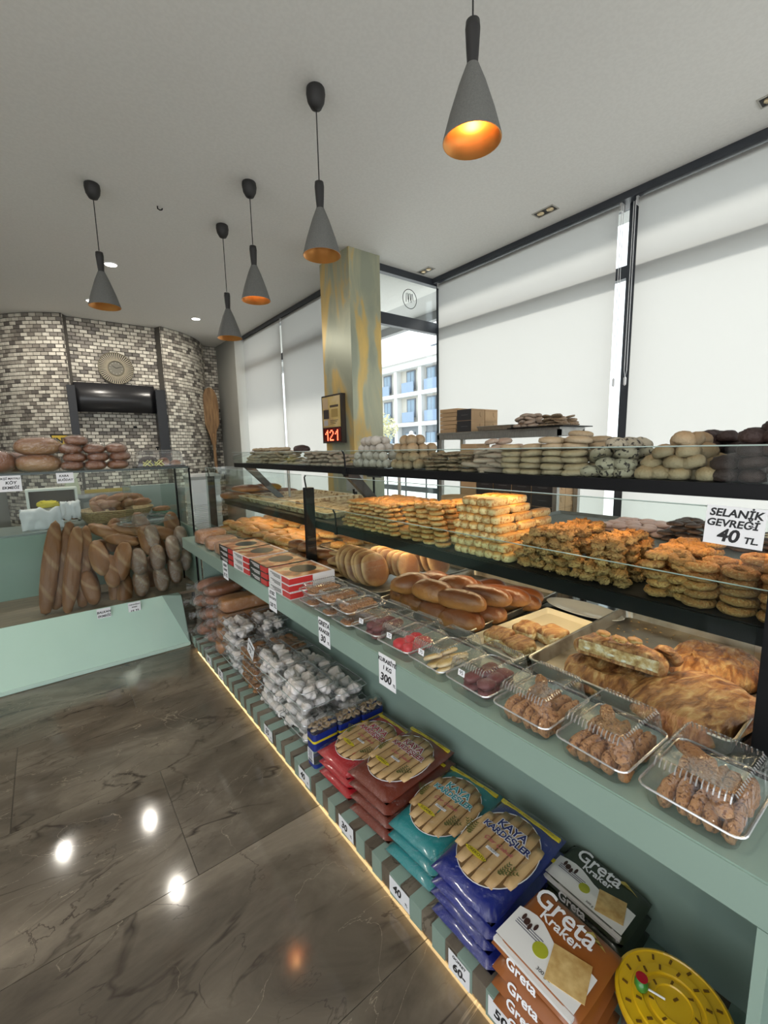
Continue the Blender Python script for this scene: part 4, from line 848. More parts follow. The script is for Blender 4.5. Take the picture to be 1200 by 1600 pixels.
    # cards on the ledge front
    for y, lab, ls in ((2.50, 'small price card on the ledge under the black carton stack', [('KREM', .022, 0, .030), ('CEVREK', .018, 0, .004), ('75 TL', .026, 0, -.028)]),
                       (1.84, 'price card on the ledge under the nearest white cartons', [('ETSIZ', .022, 0, .034), ('CIG KOFTE', .016, 0, .010), ('120 TL', .026, 0, -.024)]),
                       (1.372, 'price card reading 30, on the ledge above the meringue boxes', [('GRETA', .026, 0, .032), ('KRAKER', .021, 0, .004), ('30', .036, -.010, -.028), ('TL', .014, .028, -.034)]),
                       (.990, 'price card reading 300, on the ledge above the red breadstick bags', [('KURABİYE', .0185, 0, .034), ('1 KG', .020, 0, .010), ('300', .036, -.008, -.024), ('TL', .012, .033, -.032)])):
        card(lab, .7635, y, .818, .082, .104, ls)
    c = card('large handwritten card reading SELANIK GEVREGI 40 TL on the front glass', 1.023, .2375, 1.337, .092, .076, [('SELANİK', .0205, 0, .024), ('GEVREĞİ', .0195, -.004, .004), ('40', .034, -.008, -.020), ('TL.', .017, .028, -.024)], tilt=0)
    c.rotation_euler = (PI/2, math.radians(2), -PI/2)

# ------------------------------------------------------------------ wrapped goods
def wrapped(label, loc, dims, rz, cr, p=2.3, cat='bread', group=None, ry=0, rx=0, seed=None, film=FILM, nm='wrapped_loaf', knot=False, scored=False):
    a, b, c = dims; s = seed if seed is not None else int(U(0, 99))
    t = thing(nm, label, cat, loc, (rx, ry, rz), group)
    ob('loaf', blob(a*.96, b*.96, c*.96, p, .07, 1.5, s, 20, 12, .15 if p < 3 else .05).mesh('loaf', CR[cr], True), t, (0, 0, c*.04))
    g = blob(a, b, c, p, .05, 1.5, s, 30, 18, .1)
    g.v = [(x*(1+.05*noise.noise(Vector((x*30, y*30, z*30+s)))), y*(1+.05*noise.noise(Vector((y*30, z*30, x*30+s)))), z*(1.03+.06*noise.noise(Vector((x*40, y*40, s))))) for x, y, z in g.v]
    if knot:
        q = []
        for x, y, z in g.v:
            if x < -a*.8: x = x - a*.12; 
            q.append((x, y, z))
        g.v = q
        k = MB(); n = 12; rings = []
        for i, (xx, r) in enumerate(((-a*.90, c*.75), (-a*1.06, c*.25), (-a*1.12, c*.15), (-a*1.25, c*.40), (-a*1.42, c*.55))):
            rings.append([(xx+.012*noise.noise(Vector((i, j, s))), r*(1+.45*noise.noise(Vector((j*1.7, i*2.1, s))))*math.cos(2*PI*j/n), c+r*(1+.45*noise.noise(Vector((j*1.9, i*1.3, s+4))))*math.sin(2*PI*j/n)) for j in range(n)])
        k.loft(rings, False, False); ob('bag_neck', k.mesh('bag_neck', BAG, True), t)
    ob('film', g.mesh('film', film, True), t)
    return t
ledge_wares()

# ================================================================== LOWER SHELF
def pillow(a, L, h, seed=0, nx=14, ny=22, wr=.004, crimp=.012, px=4, py=6):
    """flat bag, x half width a, y half length L, thickness h, resting on z=0, pressed flat at both ends"""
    b = MB(); top = []; bot = []
    for j in range(ny+1):
        y = -L+2*L*j/ny; v_ = abs(y)/L
        for i in range(nx+1):
            u_ = -1+2*i/nx
            e = max(0, 1-abs(u_)**px)**.5*max(0, 1-v_**py)**.6
            w_ = wr*noise.noise(Vector((u_*3+seed, y*22, seed)))*(.3+v_)
            xx = a*u_*(1-.03*v_**4)+.5*w_
            top.append((xx, y+.3*w_, h/2+h/2*e+w_*e)); bot.append((xx, y+.3*w_, h/2-h/2*e))
    N = (nx+1); f = []
    for j in range(ny):
        for i in range(nx):
            q = j*N+i; f.append((q, q+1, q+N+1, q+N)); k = q+len(top); f.append((k, k+N, k+N+1, k+1))
    return b.add(top+bot, f)
def disc_patch(cx, cy, rx, ry, z, n=32, a0=0, a1=2*PI):
    return MB().add([(cx+rx*math.cos(a0+(a1-a0)*i/n), cy+ry*math.sin(a0+(a1-a0)*i/n), z) for i in range(n)], [tuple(range(n))])
STICKM = varied('breadstick', [(.3, (.50, .31, .13)), (.7, (.66, .45, .22))], 18, .5, stretch=(1, .4, 1), rnd=.06, bump=.2)
YEL = mat('yellow_band', (.72, .58, .03), .35)
def stick_bag(label, loc, rz, col, dark, top=True, a=.112, L=.188, h=.050, sub='', group=None, rx=0, small='KEPEKLİ', rev=False):
    t = thing('breadstick_bag', label, 'breadstick bag', loc, (rx, 0, rz), group)
    cm = mat('bag_print_%.2f_%.2f' % (col[0], col[2]), col, .3, coat=.4)
    ob('wrapper', pillow(a, L, h, loc[1]*9).mesh('wrapper', cm, True), t)
    # breadstick ends seen through the clear front gusset
    for i in range(5): ob('breadstick_end', MB().lathe([(.001, .0), (.011, .002), (.014, .010), (.014, .03)], 10).mesh('breadstick_end', STICKM, True), t, (-.076+.038*i, -L+.014, h*.5), (-PI/2, 0, 0))
    if top:
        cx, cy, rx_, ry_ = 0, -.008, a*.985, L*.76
        ob('window_shadow', disc_patch(cx, cy, rx_, ry_, h+.0012).mesh('window_shadow', mat('stick_gap_shade', (.20, .11, .04), .6)), t)  # dark patch painted in for the shade between the sticks
        pts = [Vector((cx+rx_*math.cos(2*PI*i/40), cy+ry_*math.sin(2*PI*i/40), h+.002)) for i in range(41)]
        ob('window_outline', MB().tube(pts, .0013, 4, False).mesh('window_outline', WHITE), t)
        for i in range(6):
            x = -.0875+.035*i; k = 1-((x-cx)/rx_)**2; yl = ry_*math.sqrt(max(k, .05))*.97; r0 = .0155
            g = MB(); n = 8; rings = []
            for q in range(9):
                yy = -yl+2*yl*q/8; rr = r0*(1 if 0 < q < 8 else .8)
                rings.append([(x+rr*math.cos(PI*j/(n-1)), cy+yy, h+.0005+rr*.52*math.sin(PI*j/(n-1))) for j in range(n)])
            g.loft(rings, True, True, False)
            ob('breadstick', g.mesh('breadstick', STICKM, True), t)
        zt = h+.0105
        lay = [('KAYA', .041, .050), ('KARDEŞLER', .032, .017)]
        for s, sz, dy in lay:
            text(s, sz, mat('logo_backing', (.75, .72, .66), .4) if False else WHITE, t, (0, dy+.012, zt), ext=.0003, off=sz*.085, name='lettering_outline', sx=.92)
            text(s, sz, mat('logo_%.2f_%.2f' % (dark[0], dark[2]), dark, .4), t, (0, dy+.012, zt+.0006), ext=.0003, off=sz*.02, name='lettering', sx=.92)
        text('Çıtır Çubuk', .020, mat('script_ink', tuple(min(1, c+.12) for c in dark), .4), t, (0, -.012, zt), shear=.35)
        ob('small_plate', MB().box(-.022, .022, -.044, -.034, zt-.0005, zt+.0003).mesh('small_plate', WHITE), t); text('CRISPY', .009, MARK, t, (0, -.039, zt+.0006), ext=.0001)
        e = disc_patch(-.028, -.082, .038, .0095, h+.0115, 24).mesh('flavour_plate', YEL); ob('flavour_plate', e, t); text(small, .013, MARK, t, (-.028, -.082, h+.0121), ext=.0001)
        # yellow band near the top end with tiny print
        ob('yellow_band', MB().box(-a*.93, a*.93, L*.80, L*.865, h*.80, h*.94).mesh('yellow_band', YEL), t)
        for x in (-.06, 0, .06): text(small, .008, MARK, t, (x, L*.832, h*.945), ext=.0001)
        # wheat ears
        for sx_, base in ((1, (.052, -.085)), (-1, (-.085, -.045))):
            ear = MB()
            for q in range(3):
                an = (.9+.28*q)*(1 if sx_ > 0 else 1); dx, dy = math.cos(an)*sx_, math.sin(an)
                for kk in range(6):
                    px_, py_ = base[0]+dx*.011*kk, base[1]+dy*.009*kk
                    for s2 in (-1, 1):
                        ax, ay = px_+dx*.010-dy*s2*.006, py_+dy*.010+dx*s2*.006
                        ear.add([(px_, py_, zt+.0006), ((px_+ax)/2+dy*.003*s2, (py_+ay)/2-dx*.003*s2, zt+.0007), (ax, ay, zt+.0008), ((px_+ax)/2-dy*.002*s2, (py_+ay)/2+dx*.002*s2, zt+.0007)], [(0, 1, 2, 3)])
            tag(ob('wheat_ear_print', ear.mesh('wheat_ear_print', mat('wheat_green', (.12, .12, .03), .5)), t), kind='stuff')
    else:
        ob('yellow_band', MB().box(-a*.93, a*.93, L*.63, L*.70, h*.93, h*.985).mesh('yellow_band', YEL), t)
    ob('clear_film', pillow(a*1.015, L*1.02, h*1.30 if top else h*1.06, loc[1]*9+1, wr=.007).mesh('clear_film', clear('bag_film', (.97, .97, .97), .045, .5, .10, 1.0), True), t)
    return t
def lower_shelf():
    z0 = .1025
    rz = -PI/2
    # --- meringue and cookie boxes: stacks of clear boxes
    A, Bh, hh = .086, .140, .078
    def star(sd, nb=7):
        b = MB(); rings = []; n = nb*4
        for i, (rr, zz) in enumerate(((.020, 0), (.029, .008), (.031, .018), (.027, .028), (.018, .036), (.010, .043), (.003, .050))):
            rings.append([(rr*(1+.20*math.cos(nb*a+i*.45))*math.cos(a)+.003*math.sin(i+sd), rr*(1+.20*math.cos(nb*a+i*.45))*math.sin(a), zz) for a in [2*PI*j/n for j in range(n)]])
        return b.loft(rings)
    mer = [star(0).mesh('meringue', CR['mer'], True), star(2, 6).mesh('meringue', CR['mer'], True)]
    brn = [blob(.024, .034, .014, 2.3, .3, 2.5, s, 12, 7).mesh('cookie', CR['bisc'], True) for s in range(2)]
    stacks = [(.905, 1.845, 4, 'm', 'front stack of meringues nearest the ring crackers'), (.905, 2.145, 4, 'm', 'front stack of meringues behind the nearest one'),
              (1.098, 1.845, 3, 'm', 'back stack of meringues by the 30 price card'), (1.098, 2.145, 3, 'm', 'second back stack of meringues'),
              (.905, 2.440, 3, 'c', 'front stack of brown cookies under the 75 card'), (1.098, 2.440, 3, 'c', 'back stack of brown cookies'),
              (.895, 2.735, 4, 'm', 'far front stack of meringues next to the bagged toast'), (1.098, 2.735, 4, 'm', 'far back stack of meringues under the ledge')]
    for x, y, n, kind, nm in stacks:
        for k in range(n):
            pos = 'only' if n == 1 else ('lowest', 'second', 'third', 'fourth')[k]
            if k == n-1: pos = 'topmost'
            z = z0+hh*k; xx, y_ = x+U(-.004, .004), y+U(-.006, .006)
            clam('%s clear box in the %s' % (pos, nm), xx, y_, z, A, Bh, .050, .0265, rz=U(-.03, .03), group='clear boxes on the lower shelf')
            top = k == n-1; ms = mer if kind == 'm' else brn
            big = kind == 'm'
            for i in range(2 if big else 3):
                for j in range(4):
                    if not (top or i == 0 or j == 0): continue
                    for L in range(1 if kind == 'm' else 2):
                        put(None, 'meringue' if kind == 'm' else 'cookie', ('white meringue, %s box, %s' if kind == 'm' else 'brown cookie, %s box, %s') % (pos, nm), 'meringue' if kind == 'm' else 'cookie',
                            '%s of the %s, %s box' % ('meringues' if kind == 'm' else 'cookies', nm, pos), xx+(-.036+.068*i if big else -.050+.050*i)+U(-.004, .004), y_-.100+.066*j+U(-.006, .006), z+.004+U(.002, .008)*big+.022*L, None, U(-.9, .9)*(kind == 'm'), U(-.9, .9)*(kind == 'm'), mesh=R.choice(ms), s=U(1.05, 1.25) if big else U(.9, 1.1))
    card('price card reading 75 stuck between the clear boxes', .808, 2.30, .395, .088, .098, [('GEVREK', .021, 0, .024), ('75', .036, -.006, -.014), ('TL', .013, .028, -.022)], tilt=.45)
    # --- upright bags of ring crackers
    navy = mat('navy_print', (.012, .03, .22), .3, coat=.4)
    for i, x in enumerate((.860, .990, 1.120)):
        lab = ('upright blue and clear bag of ring crackers nearest the aisle', 'upright blue and clear bag of ring crackers in the middle of the row', 'upright blue and clear bag of ring crackers at the back of the row')[i]
        t = thing('cracker_bag', lab, 'cracker bag', (x, 1.602, z0), (0, 0, 0), 'upright bags of ring crackers')
        hw, th, hz = .062, .034, .205-.008*i
        ob('bag_film', MB().loft([rrect(hw-.004, th-.006, .012, 0), rrect(hw, th, .014, .01), rrect(hw, th, .014, hz*.8), rrect(hw*.98, th*.95, .012, hz*1.0)]).mesh('bag_film', BAG, True), t)
        ob('blue_band', MB().loft([rrect(hw+.0008, th+.0008, .014, hz*.42), rrect(hw+.0008, th+.0008, .014, hz*.80)], False, False).mesh('blue_band', navy, True), t)
        ob('blue_foot', MB().loft([rrect(hw+.0008, th+.0008, .014, .004), rrect(hw+.0008, th+.0008, .014, hz*.11)], False, False).mesh('blue_foot', navy, True), t)
        ob('yellow_band', MB().loft([rrect(hw+.0012, th+.0012, .014, hz*.60), rrect(hw+.0012, th+.0012, .014, hz*.655)], False, False).mesh('yellow_band', YEL, True), t)
        if i == 0:
            w_ = ob('ingredients_panel', MB().box(-hw-.0022, -hw-.0008, -.024, .026, hz*.12, hz*.41).mesh('ingredients_panel', WHITE), t)
            for q in range(9): ob('print_line', MB().box(-hw-.0028, -hw-.0020, -.018, .020-.003*(q % 3), hz*.385-.0045*q, hz*.385-.0045*q+.0018).mesh('print_line', mat('print_grey', (.12, .12, .16), .5)), t)
            for q in range(9): ob('barcode_bar', MB().box(-hw-.0028, -hw-.0020, -.016+.004*q, -.016+.004*q+.0012+.0012*(q % 2), hz*.135, hz*.19).mesh('barcode_bar', INK), t)
        for q in range(11):
            ob('ring_cracker', torus(.0095, .0065, .9, .1, q, 10, 6).mesh('ring_cracker', CR['tan'], True), t, (-hw+.016+.0235*(q % 5)+U(-.003, .003), -.014+.028*((q//5) % 2), hz*.86+.008*(q//5)-.006), (U(-.6, .6), U(-.6, .6), 0))
    # --- breadstick bags
    red, brn2, teal, blue = (.42, .012, .018), (.165, .030, .015), (.02, .235, .25), (.012, .022, .20)
    z = z0
    def stack(x, y, rz_, n, col, dark, base, small, hh=.051, group=None, near=''):
        for k in range(n):
            top = k == n-1; pos = 'topmost' if top else ('lowest' if k == 0 else ('second from the bottom' if k == 1 else 'third from the bottom'))
            stick_bag('%s %s breadstick bag%s' % (pos, base, ', its window showing six sticks' if top else ' of its stack'), (x+U(-.006, .006), y+U(-.006, .006), z0+hh*k), rz+rz_+U(-.02, .02), col, dark, top, group='%s breadstick bags' % base, small=small)
    stack(.985, 1.425, .05, 3, red, (.42, .01, .02), 'bright red', 'SADE')
    stack(.990, 1.190, .075, 4, brn2, (.30, .02, .02), 'brown-red', 'KEPEKLİ')
    stack(.990, .962, .085, 3, teal, (.02, .30, .34), 'turquoise', 'SUSAMLI')
    stack(.965, .712, .02, 4, blue, (.012, .02, .15), 'dark blue', 'ÇÖREKOTLU')
    # --- crackers in flow packs
    wht = mat('pack_white', (.74, .73, .71), .35, coat=.3); cr = varied('cracker_print', [(.3, (.42, .24, .07)), (.7, (.66, .47, .20))], 40, .4)
    olive = mat('olive_print', (.36, .38, .03), .25); gold = mat('gold_print', (.62, .45, .12), .3, .5)
    def cracker(label, loc, rz_, col, top, a, L, h, group, scale=1):
        t = thing('cracker_pack', label, 'cracker pack', loc, (0, 0, rz_), group)
        cm = mat('pack_%.2f_%.2f' % (col[0], col[1]), col, .32, coat=.4)
        ob('pack_body', pillow(a, L, h, loc[1]*5, 14, 16, .002, px=8, py=8).mesh('pack_body', cm, True), t)
        # side edge print
        text('Greta', .034, WHITE, t, (-.02, -L*1.002-.0005, h*.46), (PI/2-.2, 0, 0), ext=.0004, off=.0008)
        # white lower half, wavy edge
        pts = [(-a*.93, -L*.90), (a*.93, -L*.90)] + [(a*.93-2*a*.93*i/10, -L*.08+L*.10*math.sin(i*.9+1)+L*.14*(i/10)) for i in range(11)]
        if top:
            ob('white_field', MB().add([(x, y, h+.0014) for x, y in pts], [tuple(range(len(pts)))]).mesh('white_field', wht), t)
            ob('pack_fold', MB().box(-a*.93, a*.93, -L*.985, -L*.86, h*.70, h*.86).mesh('pack_fold', wht), t)
            text('Greta', .074*scale, WHITE, t, (-a*.14, L*.60, h+.0018), ext=.0005, off=.0007, sx=.9)
            text('Kraker', .036*scale, WHITE, t, (-a*.06, L*.26, h+.0018), ext=.0005, off=.0004)
            lf = MB()
            for q in range(3): lf.add([(x, y, h+.0022) for x, y in ((a*.30+.012*q, L*.66), (a*.42+.014*q, L*.80-.006*q), (a*.58+.012*q, L*.72-.006*q), (a*.44+.012*q, L*.64))], [(0, 1, 2, 3)])
            ob('gold_leaf_print', lf.mesh('gold_leaf_print', gold), t)
            c, s = math.cos(.3), math.sin(.3); q = .042*scale; cx, cy = a*.50, -L*.34
            k = MB().add([(cx+c*u_*q-s*v_*q, cy+s*u_*q+c*v_*q, h+zz) for zz in (.0016, .0030) for u_, v_ in ((-1, -1), (1, -1), (1, 1), (-1, 1))], [(4, 5, 6, 7), (0, 1, 5, 4), (1, 2, 6, 5), (2, 3, 7, 6), (3, 0, 4, 7)])
            ob('cracker_picture', k.mesh('cracker_picture', cr), t)
            ob('olive_picture', MB().lathe([(.018*scale, h+.0014), (.018*scale, h+.0024), (.001, h+.0026)], 20, -a*.10, -L*.44).mesh('olive_picture', olive), t)
            for q in range(4):
                ob('dark_seed_picture', disc_patch(-a*.72+.011*q, -L*.13-.005*(q % 3), .0040+.003*(q == 1), .010, h+.0030, 12).mesh('dark_seed_picture', mat('seed_dark', (.05, .02, .015), .5)), t, (0, 0, 0))
            for q in range(3): ob('print_line', MB().box(-a*.80, -a*.15, -L*.26-.006*q, -L*.26-.006*q+.0022, h+.0018, h+.0022).mesh('print_line', mat('print_grey', (.12, .12, .16))), t)
            text('300 g e', .012*scale, MARK, t, (a*.2, -L*.78, h+.0022), ext=.0001)
        return t
    cb, ck = (.27, .082, .016), (.022, .030, .014)
    for k in range(4):
        cracker('%s brown and white cracker pack %s' % (('lowest', 'second', 'third', 'topmost')[k], 'of its stack' if k < 3 else 'on the stack, its cracker picture showing'), (.845+U(-.004, .004), .456+U(-.003, .003), z0+.056*k), rz+U(-.02, .02), cb, k == 3, .108, .108, .054, 'brown and white cracker packs')
    for k in range(3):
        cracker('%s dark green and white cracker pack %s' % (('lowest', 'second', 'topmost')[k], 'of its stack' if k < 2 else 'behind the brown ones, its cracker picture showing'), (1.122+U(-.003, .003), .497, z0+.050*k), rz-.03, ck, k == 2, .118, .088, .048, 'dark green and white cracker packs', .82)
    # --- yellow lollipop tub
    yel = mat('yellow_plastic', (.68, .43, .012), .28, coat=.3)
    t = thing('lollipop_stand', 'round yellow lollipop stand with slots in its lid, nearest the camera', 'lollipop stand', (.952, .245, z0), (0, 0, 0))
    ob('tub', MB().lathe([(.088, 0), (.092, .004), (.098, .17), (.099, .178)], 36).mesh('tub', clear('tub_plastic', (.85, .88, .9), .12, .5, .1, haze=.15), True), t)
    ob('lid', MB().lathe([(.102, .165), (.110, .168), (.113, .178), (.112, .186), (.106, .189), (.104, .186), (.080, .186), (.078, .190), (.060, .191), (.058, .187), (.050, .187), (.048, .191), (.036, .193), (.034, .190), (.020, .190), (.0, .190)], 48).mesh('lid', yel, False), t)
    for ring_, n, r in ((.092, 16, 0), (.069, 12, .2), (.042, 7, .4), (.012, 1, 0)):
        for j in range(n):
            a = 2*PI*j/n+r; ob('slot', MB().box(-.0022, .0022, -.0055, .0055, 0, .0022).mesh('slot', mat('slot_dark', (.14, .07, .005), .5)), t, (ring_*math.cos(a), ring_*math.sin(a), .1865 if ring_ > .09 else .1905), (0, 0, a+1.2))
    p = thing('lollipop', 'lollipop in a green and red wrapper lying on the yellow lid', 'lollipop', (.925, .300, z0+.193), (0, PI/2, -1.2))
    ob('candy', blob(.016, .016, .014, 2, .1, 3, 3, 14, 10, .0).mesh('candy', mat('lolly_green', (.04, .22, .03), .3, coat=.4), True), p, (-.014, 0, -.014))
    ob('red_label', MB().lathe([(.012, 0), (.012, .001), (.001, .0015)], 16).mesh('red_label', mat('lolly_red', (.35, .01, .02), .35)), p, (-.030, 0, 0), (0, -PI/2, 0))
    ob('stick', MB().tube([(-.010, 0, .0), (-.006, 0, .045)], .0022, 8).mesh('stick', WHITE), p)
    # --- bagged toast loaves and dark loaves
    for k in range(4):
        wrapped('%s long bagged toast loaf in the stack next to the far clear boxes' % ('lowest', 'second', 'third', 'topmost')[k], (1.00+.012*k, 3.00-.01*k, z0+.100*k), (.19, .078, .050), U(-.05, .05), 'toast', p=6, group='long bagged toast loaves', knot=True, film=BAG, seed=k)
    for k in range(5):
        wrapped('%s bagged dark loaf in the heap at the inner corner' % ('lowest', 'second', 'third', 'fourth', 'topmost')[k], (.975+.02*(k % 2), 3.22+.03*(k % 2), z0+.088*k), (.17, .085, .046), U(-.2, .2), 'rye', p=2.6, group='bagged dark loaves at the inner corner', knot=True, film=BAG, seed=k+10)
    for k in range(4):
        wrapped('%s bagged brown loaf squeezed against the bread bay' % ('lowest', 'second', 'third', 'topmost')[k], (.93+.03*(k % 2), 3.40, z0+.11*k), (.15, .075, .056), U(-.3, .3), 'rye', p=2.4, group='bagged brown loaves against the bread bay', knot=True, film=BAG, seed=k+20)
    # --- cards on the plinth front
    for y, lab, s, m_ in ((3.01, 'small card on the striped plinth at its far end', '60', .055), (2.76, 'card reading 35 on the striped plinth under the far meringues', '35', .055), (1.995, 'card reading 35 on the striped plinth under the near meringues', '35', .055),
                      (1.605, 'card reading 40 on the striped plinth under the ring-cracker bags', '40', .055), (1.265, 'card reading 30 on the striped plinth under the brown-red bags', '30', .06), (.948, 'card reading 40 on the striped plinth under the turquoise bags', '40', .06), (.538, 'half-hidden card on the striped plinth under the brown cracker packs', '50', .06)):
        card(lab, .7605, y, .068, .100, m_, [(s, .040, -.012, 0), ('TL', .012, .034, -.010)])
    card('card reading 60 on the striped plinth under the dark blue bags', .7605, .690, .060, .078, .066, [('GOFRET', .013, 0, .022), ('60-', .036, 0, -.008)])
lower_shelf()

# ================================================================== STEEL RACK WITH CARTONS BY THE WINDOW
def rack():
    t = thing('steel_rack', 'tall stainless steel rack holding cake boxes in front of the window blind', 'rack', (2.64, 2.0, 0)); o = t.location
    def B(n, b, m=STEEL): return bx(n, (b[0]-o.x, b[1]-o.x, b[2]-o.y, b[3]-o.y, b[4], b[5]), m, t)
    for x in (2.50, 2.75):
        for y in (1.475, 2.475): B('leg', (x, x+.03, y, y+.03, 0, 1.56))
    B('top_shelf', (2.49, 2.79, 1.465, 2.515, 1.588, 1.602)); 
    for x in (2.495, 2.765): B('top_rail', (x, x+.02, 1.465, 2.515, 1.55, 1.588))
    for y in (1.465, 2.495): B('end_rail', (2.495, 2.785, y, y+.02, 1.55, 1.588))
    B('lower_shelf', (2.50, 2.78, 1.475, 2.505, 1.00, 1.015)); B('lower_shelf', (2.50, 2.78, 1.475, 2.505, .45, .465))
    blk = mat('cake_box_black', (.022, .022, .026), .4); slot = mat('slit_dark', (.10, .06, .03), .6)
    def cakebox(label, x0, x1, y0, y1, z0, z1, group=None, rz=0, black=True, nm='cake_box'):
        q = thing(nm, label, 'box', ((x0+x1)/2, (y0+y1)/2, z0), (0, 0, rz), group); a, b = (x1-x0)/2, (y1-y0)/2; h = z1-z0-.001
        ob('box_body', MB().box(-a, a, -b, b, 0, h).mesh('box_body', KRAFT), q)
        if black:
            ob('black_face', MB().box(-a-.001, -a, -b, b, .001, h-.001).mesh('black_face', blk), q)
            ob('face_line', MB().box(-a-.0016, -a-.001, -b*.5, b*.4, h*.48, h*.50).mesh('face_line', mat('line_grey', (.2, .2, .2), .5)), q)
        ob('lid_seam', MB().box(-a+.001, a-.001, -b-.0008, -b, h*.86, h*.875).mesh('lid_seam', slot), q)
        ob('flap_slit', MB().tube([(a*.30, -b-.0006, h*.72), (a*.30, -b-.0006, h*.42), (a*.45, -b-.0006, h*.30)], .0012, 4).mesh('flap_slit', slot), q)
        return q
    for k in range(6):
        cakebox('%s flat kraft box in the stack at the left end of the rack top' % ('lowest', 'second', 'third', 'fourth', 'fifth', 'topmost')[k], 2.51, 2.67, 2.325, 2.50, 1.603+.0305*k, 1.603+.0305*(k+1)-.002, 'flat kraft boxes on the rack', U(-.05, .05), False)
    for i, x in enumerate((2.505, 2.66)):
        for k in range(2):
            cakebox('%s %s cake box next to the flat kraft boxes' % (('lower', 'upper')[k], ('black-faced', 'plain kraft')[i]), x, x+.148, 2.175, 2.315, 1.603+.083*k, 1.603+.083*(k+1), 'cube cake boxes on the rack', 0, i == 0)
    # grey metal box lid / tray and the cookie sheet
    q = tray('shallow steel tray lying on the rack beside the cake boxes', 2.47, 2.70, 1.80, 2.10, 1.603, m=STEEL, rim=STEEL, dep=.028, rr=.006)
    q = thing('baking_sheet', 'thin black baking sheet of cookies at the right end of the rack top', 'tray', (2.63, 1.62, 1.603))
    ob('sheet', MB().box(-.18, .17, -.20, .20, 0, .006).mesh('sheet', BLACK), q)
    pile('pkov', 'cookie', 'beige cookie heaped on the black sheet on top of the steel rack', 'cookie', 2.50, 2.70, 1.66, 1.80, 1.610, .06, .055, .022, 4, shx=.1, shy=.35, tilt=.3, group='beige cookies on the rack')
    pile('seed', 'cookie', 'brownish seeded cookie in the lower heap on top of the steel rack', 'cookie', 2.50, 2.70, 1.46, 1.60, 1.610, .07, .06, .016, 4, shx=.1, shy=.2, tilt=.3, group='seeded cookies on the rack')
    # boxes on the inner shelves
    n = 0
    for i, y in enumerate((1.51, 1.665, 1.82, 1.975, 2.13)):
        top = (5, 5, 5, 5, 6)[i]
        for k in range(top):
            cakebox('%s black-faced cake box in the %s column under the rack top' % (('lowest', 'second', 'third', 'fourth', 'fifth', 'topmost')[k] if k < top-1 else 'topmost', ('first', 'second', 'third', 'fourth', 'fifth')[i]+' (from the right)'), 2.51, 2.66, y, y+.148, 1.016+.083*k, 1.016+.083*(k+1), 'cake boxes on the inner shelf', 0, i < 4)
    for k in range(5): cakebox('%s kraft box behind the black ones at the right end of the rack' % ('lowest', 'second', 'third', 'fourth', 'topmost')[k], 2.665, 2.775, 1.51, 1.65, 1.016+.083*k, 1.016+.083*(k+1), 'kraft boxes behind the black ones', 0, False)
    tb = ob('cardboard_tub', MB().lathe([(.098, 0), (.100, .0), (.100, .15), (.097, .15), (.095, .01)], 28).mesh('cardboard_tub', KRAFT, True), None, (2.36, 2.20, .99)); tag(tb, 'round brown cardboard tub standing left of the rack boxes', 'tub')
    # low table the tub stands on
    t2 = thing('side_table', 'small steel side table behind the counter, carrying the cardboard tub and the scale', 'table', (2.30, 2.35, 0))
    ob('table_top', MB().box(-.20, .18, -.35, .75, .96, .985).mesh('table_top', STEEL), t2)
    for x in (-.17, .14):
        for y in (-.32, .70): ob('leg', MB().box(x, x+.03, y, y+.03, 0, .96).mesh('leg', STEEL), t2)
    # shop scale with its pole and angled display, behind the far empty tray
    s = thing('shop_scale', 'grey shop scale with a raised display, behind the empty trays', 'scale', (2.25, 2.92, .986))
    ob('scale_base', MB().loft([rrect(.13, .15, .02, 0), rrect(.13, .15, .02, .05), rrect(.12, .14, .02, .06)]).mesh('scale_base', mat('scale_grey', (.25, .26, .27), .4)), s)
    ob('pan', MB().loft([rrect(.14, .15, .02, .062), rrect(.14, .15, .02, .070)]).mesh('pan', STEEL), s)
    ob('pole', MB().tube([(.0, .13, .05), (.0, .13, .33)], .010, 10).mesh('pole', BLACK), s)
    ob('display', MB().box(-.02, .02, -.13, .13, 0, .13).mesh('display', mat('display_dark', (.10, .11, .12), .3)), s, (0, .13, .27), (0, -.35, 0))
    m2 = thing('payment_terminal', 'pale grey till screen seen edge-on left of the brass pillar', 'till screen', (2.05, 3.05, 0))
    ob('stand', MB().tube([(0, 0, 0), (0, 0, 1.16)], .02, 10).mesh('stand', BLACK), m2)
    ob('screen', MB().box(-.012, .012, -.11, .11, 1.14, 1.32).mesh('screen', mat('screen_back', (.33, .35, .35), .4)), m2)
rack()

